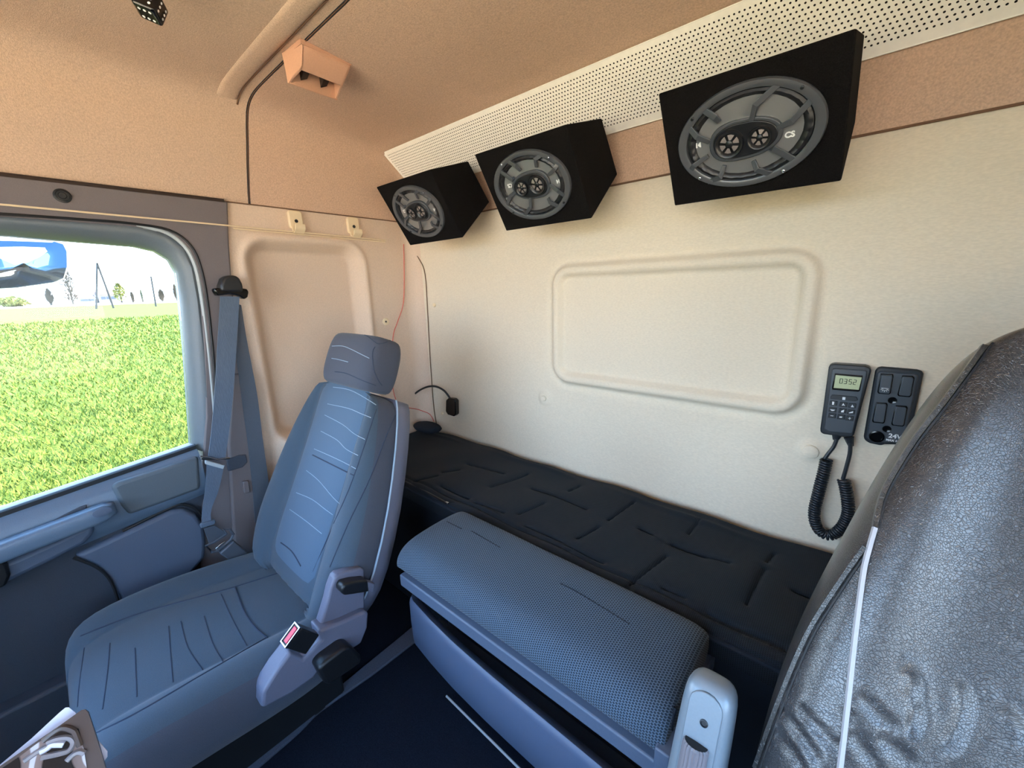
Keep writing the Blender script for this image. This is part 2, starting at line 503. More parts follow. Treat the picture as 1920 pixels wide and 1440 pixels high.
bm_.build('roof_beam', M['felt2'], ceiling, smooth=60)
for y, r, mt in ((-0.680, 0.0026, 'seam_tan'), (-0.651, 0.0018, 'seam_line')):
    b = MB(); b.tube([(x, y, z) for x, y, z in dense(prof_at(y, 1.788)) if y < -0.66 and 0.115 < x < CW - 0.115 or y > -0.66], r, 6)
    b.build('headliner_seam', M[mt], ceiling)
b = MB(); b.tube([(x, -0.004, 1.487) for x in np.linspace(0.03, CW - 0.03, 30)], 0.0028, 6)
b.build('headliner_seam', M['seam_tan'], ceiling)

# ------------------------------------------------------------------ passenger door with its window
SL = lambda y: 0.719 + 0.115 * (y + 0.944)          # sill height, falling towards the front
XG = -0.045
op = [yz(*q, XG) for q in ((128, 452), (190, 457), (250, 462), (290, 471), (316, 487), (330, 512), (336, 560), (345, 650), (352, 750), (358, 838))]
ou = [yz(*q, 0.0) for q in ((128, 413), (190, 417), (255, 422), (312, 437), (345, 462), (364, 500), (376, 560), (388, 660), (396, 750), (402, 850))]
sl_top = (op[2][1] - op[0][1]) / (op[2][0] - op[0][0])
yA = YF + 0.32                                        # front end of the window
op = [(yA, op[0][1] + sl_top * (yA - op[0][0]))] + op
ou = [(yA - 0.06, ou[0][1])] + ou
door = thing('door_1', (0.0, -1.4, 0.0), 'grey truck cab door, blue daylight put into its colour, with armrest and map pocket', 'door')
del door['category']; door['kind'] = 'structure'
fm = MB()
lerp = lambda a, b, t: (a[0] + (b[0] - a[0]) * t, a[1] + (b[1] - a[1]) * t)
rows = []
for o_, i_ in zip(ou, op):
    row = [(-0.05, *o_), (0.0, *o_)]
    for t, x in ((0.06, 0.008), (0.25, 0.012), (0.5, 0.006), (0.75, -0.008), (0.93, -0.028), (1.0, XG)):
        row.append((x, *lerp(o_, i_, t)))
    row.append((XG - 0.03, *i_))
    rows.append(row)
fm.loft(rows, closed=False)
# front (A) pillar side of the window frame
yb = SL(yA) - 0.0
fm.box(-0.06, 0.0, YF, yA, 0.0, 1.42)
fm.build('window_frame', M['frame'], door, smooth=50)
b = MB(); b.tube(spline([onX(*q, 0.006) for q in ((255, 421), (312, 436), (346, 462), (366, 500), (378, 560), (390, 660), (399, 755), (402, 800))], 4), 0.0075, 8)
b.build('door_seal', M['seal'], door)
b = MB(); b.tube(spline([onX(*q, 0.012) for q in ((-200, 393), (-60, 398), (60, 405), (160, 412), (245, 419), (318, 432), (357, 460), (376, 500), (388, 560), (399, 660), (406, 760))], 4), 0.004, 6)
b.build('door_gap', M['rubber'], door)
pane = [(y, z) for y, z in op] + [(op[-1][0], SL(op[-1][0]) - 0.02), (yA, SL(yA) - 0.02)]
b = MB(); b.prism(pane, FX, XG - 0.008, XG - 0.004)
w1 = struct(b.build('window_1', M['glass'], smooth=0), 'clear passenger door window looking onto a green field')
# door skin profile swept along y, falling with the sill
def door_sec(y, prof):
    return [(x, y, SL(y) + dz if dz > -0.5 else 0.0) for x, dz in prof]
ys = list(np.linspace(YF, yz(388, 930)[0], 30))
b = MB(); b.loft([door_sec(y, [(-0.075, -0.002), (-0.03, 0.004), (-0.012, 0.002), (-0.010, -0.02)]) for y in ys], closed=False)
b.build('window_sill', M['frame'], door, smooth=50)
b = MB(); b.loft([door_sec(y, [(-0.012, 0.006), (-0.004, 0.009), (0.004, 0.005), (0.004, -0.02)]) for y in ys], closed=False)
b.build('window_weatherstrip', M['rubber'], door, smooth=50)
b = MB(); b.loft([door_sec(y, [(0.000, -0.012), (0.006, -0.006), (0.022, -0.012), (0.036, -0.035), (0.040, -0.075), (0.040, -0.125), (0.030, -0.150), (0.012, -0.165), (0.010, -0.19)]) for y in ys], closed=False)
b.build('door_upper_panel', M['doortint'], door, smooth=60)
b = MB(); b.loft([door_sec(y, [(0.018, -0.155), (0.012, -0.18), (0.004, -0.30), (0.0, -0.45), (0.0, -0.9)]) for y in ys], closed=False)
b.build('door_lower_panel', M['doordark'], door, smooth=60)
b = MB(); b.prism([yz(*q, 0.045) for q in ((208, 913), (222, 905), (300, 880), (372, 856), (376, 905), (376, 917), (300, 945), (242, 966), (228, 950))], FX, 0.02, 0.048)
b.build('door_pad', M['doorpad'], door, bevel=0.01, seg=3)
# armrest bar with an end cap; dark plate behind paints the scoop's shade
def bar(px_pts, x, ry, rz, n=12):
    mb = MB(); secs = []
    for (px, py) in px_pts:
        p = onX(px, py, x)
        secs.append([(p[0] + ry * math.copysign(abs(math.cos(a)) ** 0.6, math.cos(a)), p[1], p[2] + rz * math.copysign(abs(math.sin(a)) ** 0.6, math.sin(a))) for a in np.linspace(0, 2 * math.pi, n, endpoint=False)])
    mb.loft(secs); return mb
a0, a1 = onX(0, 1037, 0.075), onX(196, 961, 0.075)
k_ = (a1[2] - a0[2]) / (a1[1] - a0[1])
secs = []
for y in (YF + 0.35, a0[1] - 0.2, a0[1], (a0[1] + a1[1]) / 2, a1[1] - 0.03, a1[1], a1[1] + 0.018):
    z = a1[2] + k_ * (y - a1[1]); s = 0.6 if y > a1[1] + 0.01 else 1.0
    secs.append([(0.07 + 0.022 * s * math.copysign(abs(math.cos(a)) ** 0.5, math.cos(a)), y, z + 0.025 * s * math.copysign(abs(math.sin(a)) ** 0.5, math.sin(a))) for a in np.linspace(0, 2 * math.pi, 20, endpoint=False)])
b = MB(); b.loft(secs); arm = b.build('armrest', M['doortint'], door, smooth=50)
b = MB(); p = onX(192, 960, 0.0925); b.lathe([(0.013, 0), (0.013, 0.002), (0.011, 0.0025), (0.0003, 0.0025)], (p, YU * 1.5, ZU, XU), 20)
b.build('armrest_cap', M['pocket'], arm)
for yy in (a1[1] - 0.01, a0[1] - 0.35):                 # brackets joining the bar to the door
    b = MB(); zz = a1[2] + k_ * (yy - a1[1]); b.box(0.03, 0.07, yy - 0.035, yy + 0.035, zz - 0.02, zz + 0.016)
    b.build('armrest_bracket', M['doortint'], door, bevel=0.008)
b = MB(); b.prism([yz(*q, 0.041) for q in ((-60, 1062), (0, 1030), (120, 965), (150, 950), (163, 946), (162, 958), (120, 985), (0, 1052), (-60, 1085))], FX, 0.038, 0.0425)
b.build('grip_scoop_shade', M['doordark'], door, bevel=0.003)  # flat dark plate in place of a shaded hollow
b = MB(); b.prism([yz(*q, 0.05) for q in ((-80, 1098), (0, 1060), (100, 1016), (160, 988), (178, 984), (178, 1000), (160, 1020), (90, 1056), (0, 1100), (-80, 1140))], FX, 0.015, 0.052)
b.build('door_pull', M['pocket'], door, bevel=0.014, seg=3)
b = MB(); b.prism([yz(*q, 0.055) for q in ((-40, 1062), (0, 1050), (14, 1055), (20, 1075), (12, 1095), (-40, 1120))], FX, 0.04, 0.066)
b.build('door_lever', M['black'], door, bevel=0.006)
b = MB(); b.prism([yz(*q, 0.03) for q in ((138, 1042), (240, 995), (320, 957), (345, 953), (366, 963), (382, 985), (386, 1015), (384, 1045), (350, 1085), (310, 1110), (226, 1150), (222, 1120), (205, 1085), (180, 1060))], FX, 0.0, 0.036)
b.build('map_pocket', M['pocket'], door, bevel=0.012, seg=3)
b = MB(); b.tube(spline([onX(*q, 0.037) for q in ((138, 1046), (182, 1064), (208, 1090), (226, 1140))], 4), 0.004, 6)
b.tube(spline([onX(*q, 0.022) for q in ((230, 996), (322, 951), (348, 947), (372, 958), (392, 988))], 4), 0.0045, 6)
b.build('pocket_groove', M['rubber'], door)
# door sill step low by the floor
b = MB(); b.box(-0.05, 0.05, YF, -0.80, 0.0, 0.16)
b.build('door_step', M['doordark'], door, bevel=0.01)
# painted outside of the door
b = MB(); b.box(-0.12, -0.085, YF, 0.0, -0.6, 0.66)
b.build('outer_skin', M['paint'], door, bevel=0.01)

# ------------------------------------------------------------------ rest of the cab shell: right wall, windscreen wall
b = MB()
b.box(CW, CW + 0.06, YF - 0.05, 0.03, 0.0, 0.70); b.box(CW, CW + 0.06, YF - 0.05, 0.03, 1.42, 1.52)
b.box(CW, CW + 0.06, -0.86, 0.03, 0.70, 1.42); b.box(CW, CW + 0.06, YF - 0.05, YF + 0.2, 0.70, 1.42)
struct(b.build('wall_right', M['side'], smooth=0), 'beige wall on the driver side')
b = MB(); b.box(CW + 0.02, CW + 0.026, YF + 0.2, -0.86, 0.70, 1.42)
struct(b.build('window_2', M['glass'], smooth=0), 'driver side window')
b = MB()
b.box(-0.08, CW + 0.08, YF - 0.06, YF, 0.0, 0.74); b.box(-0.08, CW + 0.08, YF - 0.06, YF, 1.66, 1.84)
b.box(-0.08, 0.06, YF - 0.06, YF, 0.74, 1.66); b.box(CW - 0.06, CW + 0.08, YF - 0.06, YF, 0.74, 1.66)
struct(b.build('wall_front', M['dash'], smooth=0), 'front wall around the windscreen')
b = MB(); b.box(0.06, CW - 0.06, YF - 0.03, YF - 0.024, 0.74, 1.66)
struct(b.build('window_3', M['glass'], smooth=0), 'windscreen')
b = MB(); b.box(-0.1, CW + 0.1, YF - 0.06, 0.06, 1.80, 1.84)
struct(b.build('trim_1', M['paint'], smooth=0), 'painted outer roof skin')
b = MB(); b.box(-0.1, CW + 0.1, 0.03, 0.06, -0.6, 1.84)
struct(b.build('trim_2', M['paint'], smooth=0), 'painted outer rear skin')
b = MB(); b.box(-0.12, -0.06, -0.72, 0.06, 0.6, 1.84); b.box(-0.12, -0.065, YF - 0.06, -0.72, 1.44, 1.84)
struct(b.build('trim_3', M['paint'], smooth=0), 'painted outer side skin')

# ------------------------------------------------------------------ bunk: base, mattress, folding cushion, drawer
M['mattress'] = mat_mesh('charcoal_mattress_cloth', (14, 18, 24), (33, 40, 49), 0.0042, 0.3, 0.03)
M['meshcloth'] = mat_mesh('slate_mesh_cloth', (38, 50, 63), (88, 105, 124), 0.0056, 0.3, 0.1)
M['cushdark'] = mat('dark_cushion_cloth', (36, 41, 50), 0.9, grain=0.12, gscale=500, bump=0.2, spec=0.2)
M['drawer'] = mat('slate_blue_drawer_plastic', (80, 92, 116), 0.42, grain=0.03, gscale=500, bump=0.1, bscale=700)
M['rail'] = mat('slate_bunk_rail', (84, 96, 116), 0.45, grain=0.03)
M['rug'] = mat('navy_floor_rug', (31, 34, 44), 1.0, grain=0.4, gscale=700, bump=0.6, bscale=500, spec=0.05)
M['strip'] = mat('pale_metal_strip', (205, 205, 205), 0.4, metal=0.2)
ZB = 0.540
bunk = thing('bunk', (1.2, -0.3, 0.0), 'dark slate bunk box with open drawer under the long mattress', 'bunk')
b = MB(); b.box(0.06, CW - 0.02, -0.44, -0.03, 0.0, 0.47)
b.build('locker_body', M['cushdark'], bunk, bevel=0.01)
b = MB(); b.box(0.80, 1.485, -0.58, -0.44, 0.0, 0.44)
b.build('locker_front', M['doordark'], bunk, bevel=0.01)
b = MB(); b.box(0.778, 1.482, -0.705, -0.44, 0.440, 0.474)
b.build('cushion_rail', M['rail'], bunk, bevel=0.004)
b = MB(); b.box(1.462, 1.486, -0.712, -0.660, 0.440, 0.512)
b.build('rail_end_cap', M['rail'], bunk, bevel=0.003)

zA = lambda x, y: (720 + x / 3.2, 760 + y / 3.2)
zB = lambda x, y: (1100 + x / 2.667, 900 + y / 2.667)
STI = [(zA(180, 450), zA(320, 415)), (zA(350, 392), zA(450, 378)), (zA(500, 345), zA(715, 405)), (zA(345, 478), zA(510, 558)), (zA(640, 490), zA(860, 405)),
       (zA(885, 490), zA(1215, 612)), (zA(550, 585), zA(720, 640)), (zA(810, 645), zA(960, 585)), (zA(850, 710), zA(1315, 930)), (zA(1160, 785), zA(1290, 715)),
       (zA(1350, 680), zA(1500, 580)), (zA(1110, 510), zA(1170, 480)), (zA(1475, 1070), zA(1695, 895)), (zA(1740, 825), zA(1920, 895)), (zA(1830, 760), zA(1890, 690)),
       (zA(1530, 735), zA(1610, 770)), (zB(430, 315), zB(710, 410)), (zB(385, 540), zB(490, 585)), (zB(800, 620), zB(890, 440)),
       (zB(905, 400), zB(940, 355)), (zB(1035, 545), zB(1115, 575)), (zB(600, 650), zB(990, 830))]
SEG = [(onZ(*a, ZB)[:2], onZ(*c, ZB)[:2]) for a, c in STI]
x0m, x1m, y0m, y1m = 0.03, CW - 0.03, -0.455, -0.022
nx, ny = 640, 124
gx = np.linspace(x0m, x1m, nx + 1); gy = np.linspace(y0m, y1m, ny + 1)
GX, GY = np.meshgrid(gx, gy)
H = np.full_like(GX, ZB)
H += 0.004 * np.sin(GX * 9.0 + 1.0) * np.sin(GY * 14.0) + 0.003 * np.sin(GX * 23 + 2) * np.cos(GY * 17 + 1)
H -= 0.005 * np.exp(-((GY - y0m) / 0.008) ** 2) + 0.006 * np.exp(-((GX - x0m) / 0.01) ** 2)
H -= 0.006 * np.exp(-((GY - (y0m + 0.032)) / 0.006) ** 2)                       # piped seam near the front edge
H -= (0.016 * sstep(y1m - 0.02, y1m, GY))                                       # rolls over at the wall
H += 0.006 * np.exp(-((GY - (y1m - 0.05 - 0.01 * np.sin(GX * 6))) / 0.012) ** 2) * (0.5 + 0.5 * np.sin(GX * 11))   # slack folds along the wall
for a, c in SEG:
    a, c = np.array(a), np.array(c); ab = c - a; L = ab.dot(ab)
    t = np.clip(((GX - a[0]) * ab[0] + (GY - a[1]) * ab[1]) / L, 0, 1)
    d = np.hypot(GX - a[0] - t * ab[0], GY - a[1] - t * ab[1])
    H -= 0.0065 * np.exp(-(d / 0.0040) ** 2) + 0.0028 * np.exp(-(d / 0.016) ** 2)
mt = MB()
top = np.stack([GX, GY, H], -1).reshape(-1, 3)
mt.add(top, [(j * (nx + 1) + i, j * (nx + 1) + i + 1, (j + 1) * (nx + 1) + i + 1, (j + 1) * (nx + 1) + i) for j in range(ny) for i in range(nx)])
edge = [0 * (nx + 1) + i for i in range(nx + 1)]
fr = [tuple(top[i]) for i in edge]
mt.loft([fr, [(x, y - 0.006, z - 0.016) for x, y, z in fr], [(x, y - 0.006, 0.482) for x, y, z in fr], [(x, y + 0.02, 0.472) for x, y, z in fr]], closed=False)
for i0 in (0, nx):
    ed = [tuple(top[j * (nx + 1) + i0]) for j in range(ny + 1)]
    mt.loft([ed, [(x, y, 0.472) for x, y, z in ed]], closed=False)
mattress = mt.build('mattress', M['mattress'], smooth=60)
tag(mattress, 'charcoal quilted bunk mattress with short stitched lines along the rear wall', 'mattress')
b = MB(); b.tube([(x, y0m - 0.004, ZB - 0.018) for x in np.linspace(x0m, x1m, 40)], 0.0055, 8)
b.build('piping', M['cushdark'], mattress)
b = MB(); b.tube(spline([onZ(px, py, ZB - 0.005) for px, py in ((758, 903), (790, 918), (820, 934), (838, 944))], 5), 0.0045, 6)
zp = b.build('zip', M['black'], mattress)
b = MB(); p = onZ(838, 943, ZB + 0.002); b.obox(p, (0.006, 0, 0), (0, 0.004, 0), (0, 0, 0.003))
b.build('zip_pull', M['chrome'], zp, bevel=0.001)

# folding cushion in front of the mattress
def cush_sec(x, k=1.0, zt=0.0):
    P = [(-0.700, 0.476), (-0.706, 0.500), (-0.702, 0.522), (-0.690, 0.540), (-0.670, 0.553), (-0.640, 0.559), (-0.580, 0.562), (-0.520, 0.561), (-0.480, 0.556), (-0.468, 0.545), (-0.464, 0.520), (-0.464, 0.476)]
    cy, cz = -0.585, 0.476
    return [(x, cy + (y - cy) * (0.97 + 0.03 * k) , cz + (z - cz) * k * 1.04) for y, z in P]
b = MB()
xs = [(0.766, 0.72), (0.770, 0.88), (0.782, 0.97), (0.80, 1.0), (0.85, 1.0), (0.95, 1.01), (1.1, 1.0), (1.25, 1.01), (1.38, 1.0), (1.44, 0.99), (1.462, 0.94), (1.472, 0.84), (1.476, 0.70)]
b.loft([cush_sec(x, k) for x, k in xs])
cushion = b.build('folding_cushion', M['meshcloth'], smooth=80, sub=2)
tag(cushion, 'slate blue mesh-fabric folding cushion in front of the mattress', 'cushion')
tr = bvh(cushion)
for pix in ([(838, 978), (850, 984), (866, 992)], [(884, 996), (905, 1008), (938, 1027)], [(1050, 1094), (1090, 1115), (1180, 1170)]):
    pts = on_surface(tr, pix, 0.0002)
    if len(pts) > 2:
        b = MB(); b.tube(pts, 0.0010, 5); b.build('stitch_line', M['cushdark'], cushion)
pts = [(1.4735, y, z) for y, z in ((-0.66, 0.545), (-0.675, 0.525), (-0.668, 0.505), (-0.68, 0.485))]
b = MB(); b.tube(spline(pts, 4), 0.003, 6); b.build('side_seam', M['cushdark'], cushion)
# the under-bunk drawer, bowed and tipped a little open
def drawer_y(x): return float(np.interp(x, [0.775, 0.79, 0.88, 0.98, 1.10, 1.49], [-0.686, -0.691, -0.703, -0.712, -0.717, -0.722]))
b = MB(); secs = []
for x, e in [(0.772, 0.030), (0.776, 0.014), (0.784, 0.004)] + [(x, 0.0) for x in np.linspace(0.80, 1.46, 24)] + [(1.48, 0.004), (1.488, 0.018)]:
    y = drawer_y(x) + e
    secs.append([(x, y + 0.020, 0.252), (x, y + 0.004, 0.250), (x, y - 0.001, 0.258), (x, y - 0.003, 0.320), (x, y - 0.002, 0.378), (x, y + 0.001, 0.388), (x, y + 0.006, 0.392), (x, y + 0.013, 0.389), (x, y + 0.034 - e, 0.366), (x, y + 0.036 - e, 0.35), (x, y + 0.036 - e, 0.30)])
b.loft(secs)
drawer = b.build('drawer', M['drawer'], bunk, smooth=50)
drawer['label'] = 'blue-grey bowed plastic drawer tipped open'
b = MB(); b.box(0.80, 1.47, -0.66, -0.602, 0.255, 0.275)
b.build('drawer_floor', M['doordark'], drawer)
b = MB(); p0, p1 = onZ(837, 1305, 0.03), onZ(985, 1452, 0.03); b.tube([p0, (p0 + p1) / 2, p1, p1 + (p1 - p0)], 0.0032, 8)
tag(b.build('floor_strip', M['strip']), 'thin bright metal strip on the floor below the drawer', 'strip')

# floor edging strip and rug
up = [(400, 1445), (460, 1402), (540, 1352), (612, 1306), (690, 1243), (766, 1181), (800, 1150)]
lo = [(440, 1475), (500, 1424), (560, 1372), (590, 1341), (620, 1318), (700, 1262), (769, 1209), (810, 1178)]
U_ = spline([onZ(*q, 0.012) for q in up], 5); L_ = spline([onZ(*q, 0.012) for q in lo], 5)
L_ = [L_[int(i * (len(L_) - 1) / (len(U_) - 1))] for i in range(len(U_))]
b = MB(); b.loft([[(u[0], u[1], 0.0), (u[0], u[1], 0.012), (l[0], l[1], 0.014), (l[0], l[1], 0.0)] for u, l in zip(U_, L_)])
tag(b.build('floor_edging', M['ledge'], smooth=60), 'grey carpet edging strip on the floor between seat and drawer', 'edging')
b = MB(); poly = [tuple(p[:2]) for p in L_] + [(1.3, -0.46), (1.3, -1.25), (L_[0][0] - 0.02, -1.25)]
b.prism([(p[0] + 0.004, p[1]) for p in poly], ((0, 0, 0), XU, YU, ZU), 0.0, 0.009)
tag(b.build('floor_mat', M['rug'], smooth=0), 'dark navy floor mat in front of the bunk drawer', 'mat')

# dark bolster lying in the bunk corner behind the passenger seat
b = MB(); p = onZ(793, 800, 0.545)
secs = []
for t in np.linspace(0, 1, 9):
    x = 0.045 + 0.14 * t; s = math.sin(math.pi * (0.12 + 0.76 * t)) ** 0.5
    secs.append([(x, -0.085 + 0.05 * s * math.cos(a), 0.568 + 0.022 * s * math.sin(a)) for a in np.linspace(0, 2 * math.pi, 14, endpoint=False)])
b.loft(secs)
tag(b.build('bolster', M['cushdark'], smooth=80), 'small dark bolster cushion in the bunk corner behind the seat', 'cushion')

# ------------------------------------------------------------------ perforated panel
M['perf'] = mat('white_perforated_metal', (250, 246, 238), 0.45, grain=0.03, gscale=60)
M['perfshade'] = mat('dark_cavity_shade', (20, 18, 16), 0.9)  # dark sheet standing in for the shaded cavity behind the holes
PB, PT = np.array([0, -0.050, 1.612]), np.array([0, -0.188, 1.727])
pv = PT - PB; PW = np.linalg.norm(pv); pv = pv / PW
pn = np.cross(XU, pv)                                # outward (down and forward)
px0, px1 = 0.112, CW - 0.112
pitch = 0.0093; rowh = 0.0094; rh = 0.0020; KH = 8
v0 = 0.018; nrow = int((PW - v0 - 0.002) / rowh)
ncol = int((px1 - px0 - 0.02) / pitch)
pf = MB(); V = []; F = []
def pp(u, v, n=0.0): return PB + np.array([u, 0, 0]) + pv * v + pn * n
pf.add([pp(px0, 0), pp(px1, 0), pp(px1, v0), pp(px0, v0)], [(0, 1, 2, 3)])
vt = v0 + nrow * rowh
pf.add([pp(px0, vt), pp(px1, vt), pp(px1, PW), pp(px0, PW)], [(0, 1, 2, 3)])
# outer square ring has 8 points so each octagon hole joins to it with quads
sq = [(1, 0), (1, 1), (0, 1), (-1, 1), (-1, 0), (-1, -1), (0, -1), (1, -1)]
for r in range(nrow):
    off = px0 + 0.008 + (pitch / 2 if r % 2 else 0.0)
    va, vb = v0 + r * rowh, v0 + (r + 1) * rowh; vc = (va + vb) / 2
    pf.add([pp(px0, va), pp(off, va), pp(off, vb), pp(px0, vb)], [(0, 1, 2, 3)])
    e = off + ncol * pitch
    pf.add([pp(e, va), pp(px1, va), pp(px1, vb), pp(e, vb)], [(0, 1, 2, 3)])
    uc = off + (np.arange(ncol) + 0.5) * pitch
    for c in uc:
        o = len(pf.v)
        for k in range(8):
            q = pp(c + sq[k][0] * pitch / 2, vc + sq[k][1] * rowh / 2); pf.v.append((q[0], q[1], q[2]))
        for k in range(8):
            a = math.pi / 4 * k; q = pp(c + rh * math.cos(a), vc + rh * math.sin(a)); pf.v.append((q[0], q[1], q[2]))
        pf.f += [(o + k, o + (k + 1) % 8, o + 8 + (k + 1) % 8, o + 8 + k) for k in range(8)]
perf = pf.build('perforated_panel', M['perf'], smooth=0)
tag(perf, 'long white perforated metal panel sloping between rear wall and ceiling', 'panel')
b = MB(); b.add([pp(px0 + 0.002, 0.001, -0.005), pp(px1 - 0.002, 0.001, -0.005), pp(px1 - 0.002, PW - 0.001, -0.005), pp(px0 + 0.002, PW - 0.001, -0.005)], [(0, 1, 2, 3)])
b.build('cavity_shade', M['perfshade'], perf, smooth=0)
b = MB()
for uu, vv in ((px0, 0), (px0, PW)):
    pass
b.tube([pp(px0, 0, 0.0), pp(px1, 0, 0.0)], 0.0012, 6); b.tube([pp(px0, PW, 0.0), pp(px1, PW, 0.0)], 0.0012, 6); b.tube([pp(px0, 0, 0.0), pp(px0, PW, 0.0)], 0.0012, 6)
b.build('panel_edge', M['perf'], perf)

# ------------------------------------------------------------------ three speakers in wedge boxes
M['carpet'] = mat('black_speaker_carpet', (20, 18, 18), 1.0, grain=0.35, gscale=600, bump=0.6, bscale=500, spec=0.1)
M['basket'] = mat('graphite_speaker_rim', (88, 90, 94), 0.35, metal=0.3)
M['arm'] = mat('graphite_grille', (74, 77, 82), 0.35, metal=0.2)
M['cone'] = mat('silver_grey_cone', (150, 150, 150), 0.35, metal=0.6)
M['surround'] = mat('black_rubber_surround', (30, 30, 33), 0.4)
M['pod'] = mat('black_tweeter_pod', (26, 27, 30), 0.35)
M['white'] = mat('white_print', (232, 232, 232), 0.6)
M['petal'] = mat('silver_petal', (158, 148, 144), 0.3, metal=0.4)
def speaker(xc, flip):
    C0 = np.array([xc, -0.2550, 1.4665]); v = _n(np.array([0, -0.128, 0.195])); u = XU; n = np.cross(u, v)
    return C0, u, v, n
def make_speaker(xc, rot, label):
    C0, u, v, n = speaker(xc, rot)
    t = thing('speaker_box', (xc, -0.20, 1.37), label, 'speaker', 'box speakers under the perforated panel')
    W, Hh = 0.15, 0.114
    Fc = [C0 - u * W - v * Hh, C0 + u * W - v * Hh, C0 + u * W + v * Hh, C0 - u * W + v * Hh]
    back = lambda x, top: np.array([x, -0.148, 1.618]) if top else np.array([x, -0.052, 1.502])
    mb = MB()
    Bc = [back(xc - W, 0), back(xc + W, 0), back(xc + W, 1), back(xc - W, 1)]
    # front face is a frame round an oval cut-out, so the cone can sit inside
    rect, oval = [], []
    for k in range(64):
        a = 2 * math.pi * k / 64; c_, s_ = math.cos(a), math.sin(a); q = max(abs(c_) / W, abs(s_) / Hh)
        rect.append(C0 + u * (c_ / q) + v * (s_ / q)); oval.append(C0 + u * (0.112 * c_) + v * (0.080 * s_))
    for j, (sx_, sy_) in enumerate(((1, 1), (-1, 1), (-1, -1), (1, -1))):      # true corners
        k = min(range(64), key=lambda i: np.linalg.norm(rect[i] - (C0 + u * W * sx_ + v * Hh * sy_))); rect[k] = C0 + u * W * sx_ + v * Hh * sy_
    backr = []
    for q in rect:
        a_ = (q - C0).dot(u); b_ = (q - C0).dot(v) / Hh; bb, bt = back(xc, 0), back(xc, 1)
        p_ = bb + (bt - bb) * (b_ * 0.5 + 0.5); backr.append(np.array([xc + a_, p_[1], p_[2]]))
    mb.loft([[q - n * 0.045 for q in oval], oval, rect, backr], cap0=True, cap1=True)
    mb.build('cabinet', M['carpet'], t, bevel=0.003, seg=2, smooth=40)
    if rot: u, v = -u, -v
    fr = (C0, u, v, n)
    P = lambda a, b_, h=0.0: C0 + u * a + v * b_ + n * h
    A, B = 0.124, 0.091
    mb = MB(); mb.lathe([(1.0, 0.0), (1.0, 0.006), (0.985, 0.009), (0.90, 0.010), (0.865, 0.008), (0.855, 0.001), (0.84, 0.0005)], fr, 64, A, B)
    rim = mb.build('speaker_rim', M['basket'], t, smooth=50)
    mb = MB(); N = 96
    prof = [(0.855, 0.0005), (0.845, 0.005), (0.80, 0.008), (0.755, 0.006), (0.725, 0.001)]
    secs = []
    for r, h in prof:
        secs.append([P(r * A * math.cos(2 * math.pi * k / N), r * B * math.sin(2 * math.pi * k / N), h * (0.72 if k % 3 == 0 else 1.0)) for k in range(N)])
    mb.loft(secs, cap0=False, cap1=False)
    mb.build('surround', M['surround'], t, smooth=40)
    mb = MB(); mb.lathe([(0.735, 0.0012), (0.70, -0.001), (0.55, -0.016), (0.36, -0.030), (0.30, -0.033), (0.002, -0.033)], fr, 64, A, B)
    mb.build('cone', M['cone'], t, smooth=50)
    # tweeter pod: one oval plate with two round tweeters
    big, sml = (-0.027, -0.004), (0.024, -0.004)
    hull = []
    for k in range(40):
        a = 2 * math.pi * k / 40
        c, s = math.cos(a), math.sin(a)
        hull.append((0.062 * math.copysign(abs(c) ** 0.8, c) - 0.002, 0.036 * math.copysign(abs(s) ** 0.9, s) * (1 - 0.12 * c) - 0.003))
    mb = MB(); mb.prism(hull, fr, -0.032, 0.008)
    mb.build('inner_bezel', M['arm'], t, bevel=0.002, smooth=40)
    mb = MB(); mb.prism([(x * 0.88 - 0.0, y * 0.84) for x, y in hull], fr, 0.007, 0.0105)
    pod = mb.build('tweeter_pod', M['pod'], t, bevel=0.002, smooth=40)
    for (cx, cy), r in ((big, 0.0255), (sml, 0.0205)):
        f2 = (P(cx, cy, 0.010), u, v, n)
        mb = MB(); mb.lathe([(r, -0.001), (r, 0.004), (r * 0.93, 0.0062), (r * 0.8, 0.005), (r * 0.68, 0.0005), (0.0005, 0.0005)], f2, 32)
        tw = mb.build('tweeter', M['pod'], t, smooth=40)
        mb = MB()
        for k in range(6):
            a = math.pi / 3 * k + 0.3
            e1 = u * math.cos(a) + v * math.sin(a); e2 = -u * math.sin(a) + v * math.cos(a)
            q = lambda rr, w, h: P(cx, cy, 0.0105 + h) + e1 * rr + e2 * w
            mb.add([q(r * 0.28, -r * 0.07, 0.002), q(r * 0.62, -r * 0.24, 0.001), q(r * 0.66, 0, 0.0008), q(r * 0.62, r * 0.24, 0.001), q(r * 0.28, r * 0.07, 0.002)], [(0, 1, 2, 3, 4)])
        mb.build('tweeter_petals', M['petal'], tw, smooth=0)
        mb = MB(); mb.lathe([(r * 0.26, 0), (r * 0.24, 0.003), (r * 0.12, 0.0045), (0.0002, 0.005)], f2, 14)
        mb.build('tweeter_dome', M['pod'], tw)
    # grille arms (outer end, knee, inner end), in the photo's own layout
    cv = lambda X, Y: ((X - 870) * 0.0002166, -((Y - 850) + 0.333 * (X - 870)) * 0.000239)
    arms = [((1150, 430), (955, 605), (905, 770)), ((1370, 510), (1215, 690), (1065, 785)), ((1310, 1000), (1105, 905), (1060, 925)), ((1150, 1175), (975, 1135), (925, 1020)),
            ((510, 1280), (640, 1210), (690, 1090)), ((370, 1195), (420, 1130), (560, 1030)), ((310, 800), (410, 890), (580, 920)), ((470, 640), (610, 700), (670, 760))]
